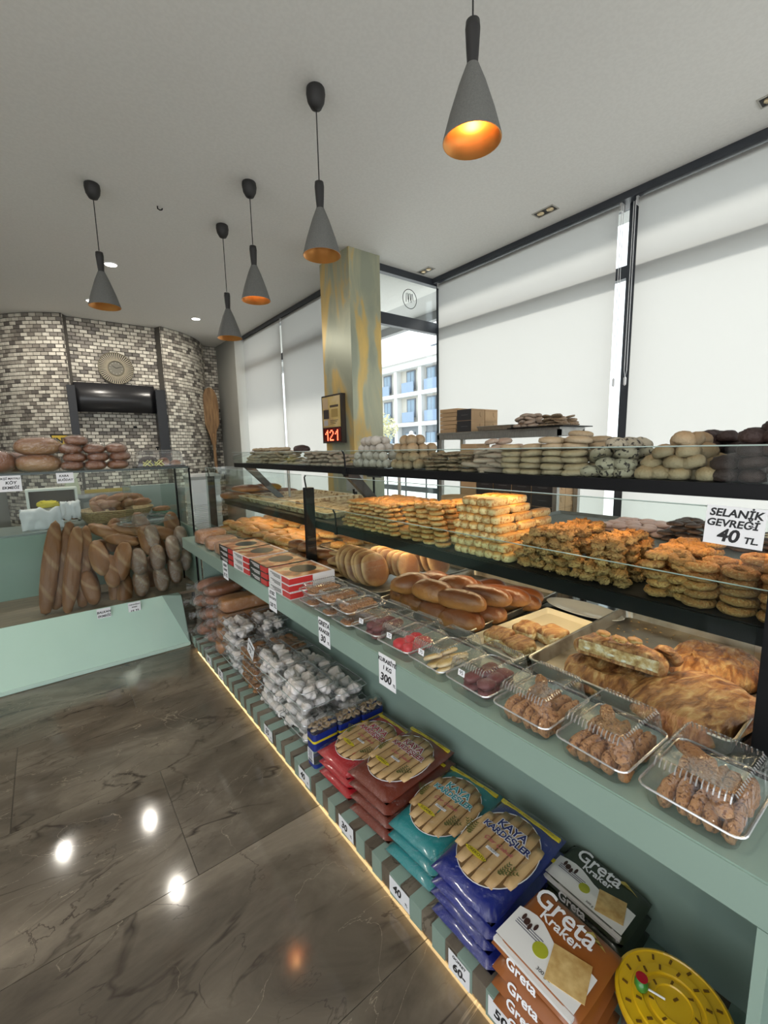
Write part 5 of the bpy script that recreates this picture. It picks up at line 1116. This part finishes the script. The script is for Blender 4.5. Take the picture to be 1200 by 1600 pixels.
# ================================================================== THE BREAD COUNTER ON THE LEFT
def bread_counter():
    t = thing('bread_counter', 'mint green bread counter with a sloping front and a glass case, on the left', 'display counter', (-.8, 3.8, 0)); o = t.location
    def B(n, b, m, bev=0): return bx(n, (b[0]-o.x, b[1]-o.x, b[2]-o.y, b[3]-o.y, b[4], b[5]), m, t, bev)
    def L(v): return [(p[0]-o.x, p[1]-o.y, p[2]) for p in v]
    mint = varied('pale_mint_laminate', [(.3, (.47, .66, .56)), (.7, (.50, .69, .59))], 3, .22)
    xl = -2.9
    ob('sloping_front', MB().add(L([(xl, 3.505, .028), (.752, 3.505, .028), (.642, 3.80, .352), (xl, 3.80, .352), (xl, 3.80, 0), (.642, 3.80, 0), (.752, 3.505, 0), (xl, 3.505, 0)]),
        [(0, 1, 2, 3), (7, 6, 1, 0), (3, 2, 5, 4), (1, 6, 5, 2), (0, 3, 4, 7), (4, 5, 6, 7)]).mesh('sloping_front', mint), t)
    B('bottom_lip', (xl, .757, 3.497, 3.505, .006, .030), varied('pale_mint_lip', [(.3, (.52, .70, .61)), (.7, (.55, .72, .63))], 3, .2))
    ob('corner_fillet', MB().add(L([(.642, 3.80, .352), (.752, 3.505, .03), (.764, 3.70, .352), (.764, 3.80, .352), (.764, 3.505, 0), (.764, 3.80, 0), (.642, 3.8, 0)]), [(0, 1, 2), (0, 2, 3), (1, 4, 2), (4, 5, 3, 2), (0, 3, 5, 6), (0, 6, 4, 1)]).mesh('corner_fillet', TEAL), t)
    wood = varied('brown_shelf_board', [(.3, (.15, .11, .075)), (.7, (.25, .19, .13))], 9, .5, stretch=(1, 9, 1))
    B('bay_floor', (xl, .96, 3.80, 4.50, .33, .352), wood)
    B('bay_back', (xl, .96, 4.50, 4.52, .33, .858), TEAL); B('bay_side', (.94, .96, 3.80, 4.50, .352, .86), TEAL)
    B('upper_deck', (xl, .96, 4.50, 5.05, .86, .875), mat('deck_grey', (.22, .26, .25), .3))
    B('cabinet_body', (xl, .94, 4.52, 5.05, 0, .86), mat('dark_cabinet', (.05,)*3))
    B('top_glass', (xl, .925, 3.79, 4.22, 1.374, 1.382), GLASS)
    B('front_glass', (xl, .357, 3.795, 3.801, .352, 1.374), GLASS); B('front_glass', (.361, .925, 3.795, 3.801, .352, 1.374), GLASS)
    B('side_glass', (.920, .926, 3.80, 4.95, .875, 1.374), GLASS)
    B('corner_post', (.922, .934, 3.788, 3.800, .352, 1.374), BLACK)
    B('glass_edge_strip', (xl, .925, 3.787, 3.790, 1.370, 1.384), mat('strip_dark', (.03, .05, .045), .3)); B('divider_glass', (.50, .506, 3.80, 4.22, .875, 1.374), GLASS)
    B('back_frame', (xl, .925, 4.21, 4.222, 1.36, 1.374), BLACK)
    for x in (-.9, .905): B('back_stay', (x, x+.014, 4.208, 4.222, .352, 1.362), BLACK)
bread_counter()
def bread_bay():
    LB = CR['loaf']
    def slash(v, x, y, z):
        k = math.sin(y*15+x*3); v[2] += .0035*(1 if k > .4 else -.4)*(z > .2); return v
    bag = [blob(.050, .30, .044, 2.5, .08, 1.5, s, 16, 34, .2, slash).mesh('baguette', CR['bag'], True) for s in range(3)]
    loaf = [blob(.062, .145, .052, 2.4, .07, 1.4, s, 18, 20, .2, slash).mesh('loaf', CR['bag'], True) for s in range(3)]
    # tall baguettes leaning on the back panel
    for i, (x, y, z, ry, s) in enumerate([(-.045, 4.05, .66, .20, 1.15), (.035, 4.09, .66, .24, 1.12), (.085, 4.00, .64, .22, 1.1), (.160, 4.05, .63, .16, 1.05)]):
        o = ob('baguette', bag[i % 3], None, (x, y, z), (math.radians(70), ry, 0), s)
        tag(o, ('leftmost tall baguette leaning in the bread bay', 'second tall baguette from the left in the bread bay', 'third tall baguette from the left in the bread bay', 'right-hand tall baguette of the four, a little shorter')[i], 'baguette', 'tall baguettes leaning in the bread bay')
    # plain loaves heaped
    spots = [(.24, 3.97, .70, 1.0, .5, 0), (.32, 3.93, .60, 1.2, .15, 0), (.20, 3.95, .50, 1.3, -.2, 0), (.42, 3.96, .66, 1.2, -.3, 0), (.33, 4.05, .44, 1.3, .5, 0), (.40, 3.98, .42, 1.2, .3, 0),
             (.33, 4.18, .84, .3, 1.2, 0), (.50, 4.15, .84, .25, 1.3, 0), (.58, 4.05, .78, 1.1, .4, 0), (.44, 4.1, .78, .3, 1.0, 0), (.72, 4.1, .80, .4, 1.4, 0)]
    spots += [(.22+.075*i, 4.24+.02*(i % 2), .46+.19*(i % 3)+.02*(i % 2), 1.25, .25*(i % 3-1), 0) for i in range(9)]
    for i, (x, y, z, rx, rz, _) in enumerate(spots):
        o = ob('loaf', loaf[i % 3], None, (x+U(-.02, .02), y, z-.02), (rx+U(-.15, .15), U(-.35, .35), rz), U(.88, 1.08)); tag(o, 'plain brown loaf in the heap in the middle of the bread bay', 'bread', 'unwrapped loaves heaped in the bread bay')
    # film-wrapped loaves on the right of the bay
    n = 0
    for i, (x, z, y) in enumerate([(.52, .45, 3.93), (.52, .62, 3.95), (.66, .46, 3.92), (.66, .63, 3.95), (.78, .50, 3.95), (.78, .68, 3.98), (.88, .58, 4.02), (.87, .74, 4.06), (.64, .78, 4.05)]):
        t = wrapped('film-wrapped plaited loaf %s, right part of the bread bay' % ('low', 'higher', 'low in the middle', 'higher in the middle', 'low near the corner', 'higher near the corner', 'in the corner', 'topmost in the corner', 'on top of the wrapped ones')[i], (x, y, z), (.060, .115, .050), .1*(i % 3-1), 'bag', p=2.3, group='film-wrapped loaves in the bread bay', film=FILM, rx=math.radians(70), seed=i+30)
    # a crumpled clear bag lying over them
    cb = blob(.20, .07, .05, 2.2, .5, 3, 5, 30, 16, .2); tag(ob('clear_bag', cb.mesh('clear_bag', BAG, True), None, (.62, 4.10, .90), (0, 0, .1)), 'crumpled clear plastic bag lying over the top loaves of the bread bay', 'bag')
    # loaves on the glass top
    big = [(-.005, 3.97, 0, 'lower of two big pale round country loaves on the glass top'), (.0, 3.98, .118, 'upper of two big pale round country loaves on the glass top')]
    for x, y, z, lab in big: wrapped(lab, (x-.02, y, 1.383+z), (.140, .11, .068), .08, 'loaf', p=2.3, seed=int(z*100))
    wrapped('big reddish-brown wrapped loaf at the left edge of the picture', (-.27, 3.96, 1.383), (.125, .11, .085), .1, 'rye', p=2.2, seed=44)
    wrapped('smaller brown wrapped loaf behind the big reddish one', (-.17, 4.10, 1.383), (.11, .07, .075), .3, 'rye', p=2.2, seed=45)
    k = 0
    for x, n in ((.165, 4), (.305, 3), (.45, 3)):
        for q in range(n):
            wrapped('%s small dark wrapped loaf in the %s column on the glass top' % (('lowest', 'second', 'third', 'topmost')[q] if q < n-1 else 'topmost', {.165: 'left', .305: 'middle', .45: 'right'}[x]), (x+.02*(q % 2)+(.02 if q == 3 else 0), 3.93, 1.383+.060*q), (.074, .085, .040), U(-.2, .2), 'rye', p=2.3, group='small dark wrapped loaves on the glass top', seed=50+k); k += 1
    # domed cake cover
    c = thing('cake_cover', 'clear domed cake cover over dark and brown cakes, right end of the glass top', 'cake cover', (.745, 3.96, 1.383))
    ob('tray_base', MB().loft([rrect(.185, .10, .03, 0), rrect(.185, .10, .03, .012)]).mesh('tray_base', mat('dark_tray', (.05, .045, .04), .4)), c)
    ob('dome', MB().loft([rrect(.178, .095, .03, .012), rrect(.176, .093, .03, .03), rrect(.160, .085, .03, .115), rrect(.140, .070, .03, .132), rrect(.08, .04, .03, .138)], False, True).mesh('dome', clear('dome_plastic', (.95, .96, .96), .10, .8, .06, .1, .05), True), c)
    pts = [Vector(p) for p in rrect(.160, .085, .03, .115)]; pts.append(pts[0]); ob('dome_rim', MB().tube(pts, .002, 5, False).mesh('dome_rim', clear('plastic_rim', (.9,)*3)), c)
    ob('knob', MB().lathe([(.006, .138), (.006, .150), (.014, .154), (.014, .162), (.004, .165)], 14).mesh('knob', BLACK, True), c)
    for i, (x, m, lab, sc_) in enumerate([(.665, 'dark', 'dark cake slice with a pale ribbon under the cake cover', (2.2, 2.0, 1.9)), (.775, 'bun', 'brown bun under the middle of the cake cover', (.8, .6, .9)), (.865, 'bun', 'small brown bun at the right under the cake cover', (.7, .5, .6))]):
        o = ob('cake', M_[m][0], None, (x, 3.94, 1.397), (0, 0, .3)); o.scale = sc_; tag(o, lab, 'cake')
    rb = MB()
    for x0 in (.61, .69):
        rb.tube([(x0, 3.850, 1.400), (x0+.035, 3.850, 1.440), (x0+.07, 3.850, 1.400), (x0+.05, 3.850, 1.396), (x0, 3.850, 1.430), (x0+.01, 3.85, 1.396), (x0+.06, 3.85, 1.440)], .005, 5)
    tag(ob('pale_ribbon', rb.mesh('pale_ribbon', mat('ribbon_yellow', (.66, .66, .30), .5)), None, (0, -.0, 0)), 'pale yellow ribbon bow hanging at the front of the cake cover', 'ribbon')
    # wicker basket with rolls on the upper deck
    b = thing('wicker_basket', 'shallow oval wicker basket full of rolls on the upper deck of the bread counter', 'basket', (.49, 4.74, .876))
    wk = varied('wicker', [(.3, (.26, .18, .08)), (.7, (.52, .40, .21))], 60, .6)
    ob('basket_body', MB().lathe([(.20, 0), (.22, .0), (.29, .12), (.285, .12), (.20, .012)], 40).mesh('basket_body', wk), b, scale=(1.08, .8, 1))
    for k in range(7):
        r = .222+.0105*k; pts = [(r*1.08*math.cos(2*PI*i/36), r*.8*math.sin(2*PI*i/36), .012+.017*k+.003*math.sin(i*PI/2+k*PI)) for i in range(37)]
        ob('woven_strand', MB().tube(pts, .0075, 5, False).mesh('woven_strand', wk, True), b)
    for i in range(15):
        a = i*2.4; r = .05*math.sqrt(i); lean = i % 3 == 0
        o = ob('roll', loaf[i % 3], None, (.49+r*1.1*math.cos(a), 4.68+r*.5*math.sin(a), .97+.045*(i % 3)), (1.0 if lean else U(-.2, .3), U(-.3, .3), U(0, 3)), U(.62, .8)); tag(o, 'light brown roll heaped in the wicker basket', 'bread', 'rolls in the wicker basket')
    gb = ob('green_cloth', blob(.10, .06, .03, 2.3, .5, 3, 8, 20, 10).mesh('green_cloth', mat('dark_green_cloth', (.01, .10, .055), .8), True), None, (.86, 4.72, 1.03-.155)); tag(gb, 'dark green cloth bundle to the right of the wicker basket', 'cloth')
    rl = ob('roll', loaf[0], None, (.86, 4.66, .935), (0, .1, 1.5), .55); tag(rl, 'single roll lying on the dark green cloth', 'bread')
    # cloths left of the basket
    def cloth(label, x, y, z, w_, h, m, seed, nm='cloth'):
        v = []; f = []; n = 14
        for i in range(n+1):
            for j in range(n+1):
                u_, w2 = i/n, j/n; xx = x-w_/2+w_*u_+.02*noise.noise(Vector((u_*4, w2*4, seed)))
                yy = y + (.10*max(0, w2-.55)/.45 if w2 > .55 else -.004) + .03*noise.noise(Vector((u_*5, w2*2, seed+3))); zz = z+h*min(w2/.55, 1)+.03*noise.noise(Vector((u_*5, w2*5, seed+9)))
                v.append((xx, yy, zz))
        for i in range(n):
            for j in range(n): f.append((i*(n+1)+j, (i+1)*(n+1)+j, (i+1)*(n+1)+j+1, i*(n+1)+j+1))
        o = ob(nm, MB().add(v, f).mesh(nm, m, True)); tag(o, label, 'cloth'); md = o.modifiers.new('s', 'SOLIDIFY'); md.thickness = .003; return o
    cloth('white crumpled tea towel hanging left of the wicker basket', -.06, 4.62, .88, .28, .17, mat('tea_towel', (.66, .68, .70), .85), 1)
    cloth('second white cloth tucked between the tea towel and the basket', .14, 4.60, .95, .14, .14, mat('tea_towel', (.66, .68, .70)), 4)
    yc = ob('yellow_cloth', blob(.075, .04, .035, 2.2, .6, 3, 3, 24, 12).mesh('yellow_cloth', mat('yellow_cloth', (.56, .47, .02), .8), True), None, (-.01, 4.68, 1.055)); tag(yc, 'crumpled yellow cloth on top of the white towels', 'cloth')
    # cards
    for x, z, w_, h, lab, ls, y in ((.235, .310, .088, .105, 'card reading BALKAN EKMEGI on the sloping mint front', [('BALKAN', .023, 0, .024), ('EKMEĞİ', .022, 0, -.006)], 3.745),
                                 (.435, .310, .085, .105, 'card reading 15 TL on the sloping mint front, near the inner corner', [('TAM BUĞDAY', .012, 0, .034), ('EKMEK', .012, 0, .014), ('15 TL', .027, 0, -.018)], 3.745),
                                 (-.19, 1.318, .118, .105, 'white card at the far left reading KOY EKMEGI under the big loaves', [('EKŞİ MAYALI', .018, 0, .032), ('KÖY', .027, .004, .004), ('EKMEĞİ', .024, 0, -.028)], 3.783),
                                 (.107, 1.338, .098, .072, 'small white card reading KARA BUGDAY under the country loaves', [('KARA', .021, -.006, .014), ('BUĞDAY', .021, 0, -.014)], 3.783)):
        card(lab, x, y, z, w_, h, ls, rot=ROTY)
bread_bay()

# ================================================================== BEHIND THE COUNTERS
def back_area():
    t = thing('back_worktop', 'long grey worktop cabinet in front of the curved brick oven', 'cabinet', (.55, 5.55, 0))
    gm = mat('worktop_grey', (.30, .33, .31), .4)
    ob('cabinet_body', MB().box(-.30, .68, -.25, .30, 0, 1.06).mesh('cabinet_body', gm), t); ob('worktop', MB().box(-.32, .70, -.28, .30, 1.06, 1.10).mesh('worktop', STEEL), t)
    for i in range(2):
        d = ob('door', MB().box(-.28+.48*i, .18+.48*i, -.262, -.25, .08, 1.02).mesh('door', mat('door_grey', (.36, .39, .37), .4)), t); ob('handle', MB().tube([(.14+.48*i, -.275, .60), (.14+.48*i, -.275, .80)], .006, 8).mesh('handle', STEEL), d)
    # grey-green bread bin behind the basket, white-framed hatch box
    b = bx('storage_box', (.62, 1.12, 5.18, 5.26, .0, 1.16), mat('grey_green_board', (.27, .33, .31), .5)); tag(b, 'upright grey-green board behind the wicker basket', 'board')
    h = thing('white_framed_box', 'white framed glazed box with bread inside, behind the tea towels', 'display box', (.03, 5.10, .876)); wm = mat('frame_white', (.66, .70, .66), .4)
    for q in ((-.19, -.17, 0, .30), (.17, .19, 0, .30)): ob('frame_side', MB().box(q[0], q[1], -.09, .09, q[2], q[3]).mesh('frame_side', wm), h)
    ob('frame_top', MB().box(-.19, .19, -.09, .09, .30, .318).mesh('frame_top', wm), h); ob('frame_base', MB().box(-.19, .19, -.09, .09, 0, .012).mesh('frame_base', wm), h); ob('back_board', MB().box(-.17, .17, .08, .09, .012, .30).mesh('back_board', mat('hatch_dark', (.12, .09, .06), .6)), h)
    for i in range(3):
        o = ob('loaf', M_['bun'][i], None, (-.07+.10*i, 5.10, .891), (0, 0, 1.2), (1, 1.3, 1.6)); tag(o, 'brown loaf inside the white framed box', 'bread', 'loaves in the white framed box')
    sc_ = thing('kitchen_scale', 'pale yellow-green upright scale dial behind the bread counter glass', 'scale', (.20, 5.42, 1.10)); 
    ob('scale_body', MB().loft([rrect(.07, .05, .02, 0), rrect(.05, .04, .02, .16)]).mesh('scale_body', mat('pale_green', (.55, .60, .45), .4)), sc_)
    ob('dial', MB().lathe([(.06, 0), (.06, .02), (.001, .022)], 24).mesh('dial', mat('dial_cream', (.68, .70, .60), .3)), sc_, (0, -.03, .21), (PI/2, 0, 0)); ob('pan', MB().lathe([(.03, .26), (.09, .30), (.088, .302), (.001, .27)], 24).mesh('pan', STEEL), sc_)
    y = bx('sign_board', (.30, .74, 5.40, 5.42, 1.30, 1.335), mat('ochre_board', (.48, .36, .06), .5)); y.location.z = 1.101; tag(y, 'flat ochre yellow strip lying on the back worktop', 'strip')
    # yellow enamel plate in front of the brick wall
    s = thing('wall_plate', 'small black and yellow sign behind the stacked loaves', 'sign', (.215, 6.37, 1.66)); ob('plate', MB().box(-.11, .11, -.006, .006, -.06, .06).mesh('plate', mat('sign_yellow', (.50, .34, .02), .4)), s)
    ob('frame', MB().box(-.125, .125, -.002, .010, -.075, .075).mesh('frame', BLACK), s); text('UNTER', .085, MARK, s, (0, -.0075, 0), (PI/2, 0, 0), off=.003)
    # stack of white lidded boxes + trays between the counters
    t = thing('parts_table', 'small table carrying the pile of white bags between the two counters', 'table', (1.20, 4.42, 0))
    ob('table_top', MB().box(-.17, .19, -.2, .2, .70, .72).mesh('table_top', gm), t)
    for x in (-.15, .15):
        for y in (-.18, .16): ob('leg', MB().box(x, x+.025, y, y+.025, 0, .70).mesh('leg', CHAR), t)
    pm = varied('white_packaging', [(.3, (.78, .79, .80)), (.7, (.86, .86, .86))], 5, .6)
    for k in range(16):
        o = ob('paper_pack', MB().loft([rrect(.125, .13, .01, 0), rrect(.130, .135, .012, .006), rrect(.130, .135, .012, .0145), rrect(.126, .13, .01, .0165)]).mesh('paper_pack', pm), None, (1.195+U(-.003, .003), 4.42, .721+.0175*k), (0, 0, U(-.02, .02)))
        tag(o, 'thin white pack in the tall pile between the two counters', 'paper pack', 'white packs piled between the counters')
    for z0, h, lab in ((1.002, .12, 'lower white carton on the pile of white packs'), (1.123, .115, 'upper white carton on the pile of white packs')):
        c = ob('white_carton', MB().loft([rrect(.13, .13, .006, 0), rrect(.132, .13, .006, h)]).mesh('white_carton', pm), None, (1.195, 4.42, z0)); tag(c, lab, 'carton')
    c = ob('grey_lid', MB().loft([rrect(.14, .14, .02, 0), rrect(.145, .145, .02, .03), rrect(.12, .12, .02, .05)]).mesh('grey_lid', mat('lid_grey', (.42, .43, .42), .5)), None, (1.195, 4.42, 1.239)); tag(c, 'flat grey lid on top of the white cartons', 'lid')
    # hood, posts, clock
    g = thing('oven_hood', 'curved glossy black hood panel over the oven opening, on the brick wall', 'oven hood', (.80, 6.49, 2.0)); n = 14; v = []; f = []
    for i in range(n+1):
        u_ = -1+2*i/n; x = .432*u_; yy = -.15+.05*u_*u_
        v += [(x, yy, 0), (x, yy+.03, .345), (x, yy+.02, 0), (x, yy+.05, .345)]
    for i in range(n):
        a, b = i*4, i*4+4; f += [(a, b, b+1, a+1), (a+2, a+3, b+3, b+2), (a+1, b+1, b+3, a+3), (a, a+2, b+2, b)]
    f += [(0, 1, 3, 2), (n*4, n*4+2, n*4+3, n*4+1)]
    ob('hood_panel', MB().add(v, f).mesh('hood_panel', mat('hood_black', (.018, .018, .02), .28), True), g)
    for x, x2 in ((-.50, -.42), (.43, .545)):
        ob('hood_post', MB().box(x, x2, -.15, -.02, -.62, .30).mesh('hood_post', mat('hood_post_dark', (.012, .013, .016), .4)), g)
    k = thing('wall_clock', 'round wall clock with a spoked sunburst rim on the brick wall', 'clock', (.835, 6.49, 2.545), (PI/2, 0, 0)); rm = mat('clock_rim', (.20, .18, .13), .5)
    ob('backplate', MB().lathe([(.185, 0), (.19, .008), (.19, .016), (.18, .020), (.001, .020)], 40).mesh('backplate', mat('clock_dark', (.035, .032, .026), .5)), k)
    for i in range(48):
        a = 2*PI*i/48; ob('spoke', MB().box(.092, .184, -.0042, .0042, .020, .027).mesh('spoke', mat('clock_gold', (.42, .37, .27), .45)), k, (0, 0, 0), (0, 0, a))
    ob('inner_ring', MB().lathe([(.082, .020), (.094, .030), (.086, .034), (.080, .020)], 36, cap=False).mesh('inner_ring', rm), k); ob('dial', MB().lathe([(.080, .020), (.080, .023), (.001, .023)], 30).mesh('dial', mat('dial_grey', (.16, .15, .12), .4)), k)
    ob('outer_ring', MB().lathe([(.182, .018), (.192, .026), (.188, .032), (.180, .020)], 44, cap=False).mesh('outer_ring', rm), k)
    for a, l in ((.9, .05), (-1.2, .068)): ob('clock_hand', MB().box(-.002, .002, 0, l, .024, .026).mesh('clock_hand', BLACK), k, (0, 0, 0), (0, 0, a))
    for i in range(12): ob('hour_mark', MB().box(-.002, .002, .062, .074, .0235, .025).mesh('hour_mark', mat('mark_pale', (.5, .48, .40), .5)), k, (0, 0, 0), (0, 0, PI/6*i))
    w_ = ob('small_lamp_switch', MB().box(-.02, .02, -.02, 0, -.012, .012).mesh('small_lamp_switch', BLACK), None, (.98, 6.49, 1.83)); tag(w_, 'tiny black socket on the bricks below the oven hood', 'socket')
    # wooden peels
    wd = varied('worn_wood', [(.3, (.13, .065, .025)), (.7, (.34, .20, .09))], 7, .6, stretch=(6, 6, .7), detail=7)
    def peel(label, x, y, lean, blade, z0):
        p = thing('baker_peel', label, 'baker peel', (x, y, 0), (-.02, lean, 0)); 
        ob('handle', MB().tube([(0, 0, 0), (0, 0, z0+.05)], .022, 8).mesh('handle', wd, True), p)
        if blade:
            out = [(-.03, z0-.12), (-.055, z0+.02), (-.105, z0+.18), (-.112, z0+.45), (-.10, z0+.60), (-.06, z0+.70), (0, z0+.73), (.06, z0+.70), (.10, z0+.60), (.112, z0+.45), (.105, z0+.20), (.08, z0+.14), (.05, z0+.08), (.03, z0-.12)]
            m = len(out); bb = MB().add([(a, -.014, b) for a, b in out]+[(a, .014, b) for a, b in out], [tuple(range(m)), tuple(reversed(range(m, 2*m)))]+[(i, i+m, (i+1) % m+m, (i+1) % m) for i in range(m)])
            ob('blade', bb.mesh('blade', wd), p)
        return p
    peel('broad worn wooden baker peel standing blade up against the brick wall', 2.10, 6.86, -.012, True, 1.72)
    peel('plain wooden peel handle leaning just left of the broad peel', 1.95, 6.84, -.02, False, 2.35)
    # number display on the pillar
    s = thing('queue_display', 'framed notice box with red digits 121 on the brass pillar', 'queue display', (2.088, 3.400, 1.755), ROTX)
    ob('case', MB().box(-.165, .165, -.205, .215, -.016, .0).mesh('case', mat('display_brown', (.02, .012, .01), .35)), s)
    ob('case_front', MB().box(-.165, .165, -.205, .215, 0, .028).mesh('case_front', mat('display_brown', (.02, .012, .01), .35)), s)
    ob('notice', MB().box(-.150, .148, -.065, .200, .028, .030).mesh('notice', varied('notice_print', [(.3, (.34, .20, .14)), (.5, (.58, .42, .14)), (.7, (.66, .52, .30))], 6, .3)), s)
    for b in ((-.14, -.05, .10, .19, (.50, .36, .22)), (-.135, -.04, .01, .09, (.03, .02, .018)), (.0, .11, .02, .09, (.36, .24, .07)), (-.02, .12, .105, .125, (.06, .035, .02)), (-.13, -.06, -.05, .0, (.40, .38, .40))):
        ob('notice_picture', MB().box(b[0], b[1], b[2], b[3], .030, .0306).mesh('notice_picture', mat('np_%.2f' % b[4][0], b[4], .4)), s)
    for q in range(3): ob('print_line', MB().box(-.02, .11-.02*q, -.01-.014*q, -.005-.014*q, .030, .0306).mesh('print_line', MARK), s)
    ob('digit_window', MB().box(-.150, .148, -.190, -.072, .028, .029).mesh('digit_window', mat('digit_glass', (.10, .002, .002), .15)), s)
    led = mat('red_led', (1, .10, .045), .4, emit=2.6)
    segs = {'1': ['..1', '.11', '1.1', '..1', '..1', '..1', '..1'], '2': ['.11.', '1..1', '...1', '..1.', '.1..', '1...', '1111']}
    x = -.115
    for ch in '121':
        rows = segs[ch]; d = MB()
        for r, row in enumerate(rows):
            for c_, v_ in enumerate(row):
                if v_ == '1': d.box(x+c_*.017, x+c_*.017+.0145, -.088-.0137*(r+1), -.088-.0137*r-.0015, .029, .031)
        ob('digit', d.mesh('digit', led), s); x += .017*(len(rows[0]))+.024
back_area()

# ================================================================== OUTSIDE
def outside():
    g = st(bx('ground', (-60, 120, -60, 120, -.30, -.15), mat('pale_paving', (.62, .61, .58), .8)))
    st(bx('ground_terrace', (2.55, 9, 3.7, 30, -.15, -.02), mat('terrace_tiles', (.66, .65, .62), .7)))
    st(bx('trim_2', (3.34, 3.72, -4, 3.4, 3.16, 3.4), mat('canopy_soffit', (.55, .55, .54), .8)))
    st(bx('trim_4', (2.50, 4.1, 3.4, 14, 3.16, 3.4), mat('canopy_soffit', (.55, .55, .54), .8)))
    st(bx('trim_3', (4.02, 4.1, 3.4, 14, 3.06, 3.16), mat('canopy_edge', (.35, .35, .36), .7)))
    w_ = bx('garden_wall', (17, 17.3, 8, 40, -.15, 1.72), mat('white_render', (.80, .80, .78), .8)); tag(w_, 'long low white wall across the street outside', 'wall')
    p = bx('stone_urn', (0, 0.01, 0, .01, 0, .01), mat('white_render', (.8,)*3)); bpy.data.objects.remove(p)
    u = ob('stone_urn', MB().lathe([(.30, 0), (.30, .12), (.14, .20), (.14, .5), (.38, .62), (.42, .85), (.20, .95), (.16, 1.2), (.02, 1.3)], 14).mesh('stone_urn', mat('white_render', (.8,)*3)), None, (17.15, 19.45, 1.72)); u.scale = (.7, .7, .55); tag(u, 'white stone finial on the wall across the street', 'finial')
    b = thing('apartment_building', 'three-storey apartment block with balconies across the street', 'building', (28, 34, 0))
    cream = mat('cream_facade', (.56, .53, .47), .8); white = mat('facade_white', (.70, .70, .68), .8); mar = mat('maroon_panel', (.26, .10, .10), .7); blue = mat('balcony_blue', (.22, .30, .42), .3)
    gl = mat('far_window_glass', (.20, .29, .38), .1); grey = mat('facade_grey', (.22, .24, .26), .8); dk = mat('frame_dark', (.12, .14, .17), .5)
    def B(n, x0, x1, y0, y1, z0, z1, m, par=b): return bx(n, (x0-28, x1-28, y0-34, y1-34, z0, z1), m, par)
    B('wall', 28.6, 40, 20, 52, 3.6, 9.3, cream); B('ground_floor_wall', 28.6, 40, 20, 52, -.15, 3.6, grey)
    for z in (3.45, 6.25): B('floor_slab', 27.9, 28.7, 20, 52, z, z+.35, white)
    B('cornice', 27.7, 28.8, 20, 52, 8.75, 9.3, white); B('roof', 27.3, 41, 19.5, 52.5, 9.3, 9.6, mat('roof_pale', (.62, .60, .58), .7))
    for y in (25.2, 30.3, 33.8, 38.5): B('pier', 28.0, 28.7, y, y+.45, -.15, 9.0, white)
    for y0, y1 in ((27.2, 28.6), (23.0, 24.0)):
        for z in (3.8, 6.6): B('maroon_panel', 28.45, 28.62, y0, y1, z, z+2.2, mar)
    def win(y, z, w1, h): 
        f = B('window', 28.50, 28.60, y-w1/2-.12, y+w1/2+.12, z-.1, z+h+.12, dk); 
        for s in (-1, 1): ob('pane', MB().box(-.07, -.05, s*w1/4-w1*.22, s*w1/4+w1*.22, .12, h+.1).mesh('pane', gl), f)
    for y in (32.3, 35.9, 40.3, 29.5):
        for z in (4.4, 7.0): win(y, z, 1.0, 1.55)
    for y in (26.4, 29.6, 32.5, 35.8): win(y, .9, 1.2, 1.9)
    for y, w1 in ((32.3, 1.7), (35.9, 1.6), (29.2, 1.6), (26.0, 2.0)):
        for z in (3.85, 6.62): B('balcony_rail', 28.05, 28.12, y-w1/2, y+w1/2, z, z+.95, blue)
    c = B('chimney', 29.2, 30.4, 28.9, 30.1, 9.6, 10.6, white); ob('chimney_cap', MB().box(-.7, .7, -.7, .7, 1.0, 1.1).mesh('chimney_cap', dk), c); B('chimney', 30, 31, 33.6, 34.9, 9.6, 9.95, white)
    # small flowering tree left of the wall
    t = thing('street_tree', 'small pale-blossomed tree in front of the apartment block', 'tree', (15.5, 20.0, -.15))
    ob('trunk', MB().tube([(0, 0, 0), (.05, .02, 1.2), (0, 0, 2.3)], [.12, .09, .05], 8).mesh('trunk', mat('bark', (.2, .15, .11), .8)), t); f = MB()
    for i in range(900):
        d = Vector((R.gauss(0, 1), R.gauss(0, 1), R.gauss(0, 1))).normalized()*.85*R.random()**.4; s = U(.03, .07); q = Vector((R.gauss(0, 1), R.gauss(0, 1), R.gauss(0, 1))).normalized(); e = q.orthogonal().normalized()*s; q2 = q.cross(e).normalized()*s; cc = d+Vector((0, 0, 2.75))
        f.add([cc+e, cc+q2, cc-e, cc-q2], [(0, 1, 2, 3)])
    tag(ob('foliage', f.mesh('foliage', mat('pale_leaves', (.50, .48, .28), .7)), t), kind='stuff')
    # terrace bench and railing just outside the glass
    r = thing('terrace_railing', 'dark metal railing with thin posts on the terrace outside the glass door', 'railing', (4.6, 5.6, -.02)); 
    for i in range(6): ob('railing_post', MB().tube([(0, -1.2+.48*i, 0), (0, -1.2+.48*i, 1.05)], .014, 6).mesh('railing_post', CHAR), r)
    ob('railing_beam', MB().box(-.03, .03, -1.3, 1.3, .82, .90).mesh('railing_beam', CHAR), r)
outside()

# lettering becomes plain mesh
bpy.context.view_layer.update(); dg = bpy.context.evaluated_depsgraph_get()
for o in TEXTS:
    me = bpy.data.meshes.new_from_object(o.evaluated_get(dg)); n = bpy.data.objects.new('lettering', me); C.objects.link(n)
    n.parent = o.parent; n.location = o.location; n.rotation_euler = o.rotation_euler; n.scale = o.scale
    nm = o.name.split('.')[0]; bpy.data.objects.remove(o); n.name = nm
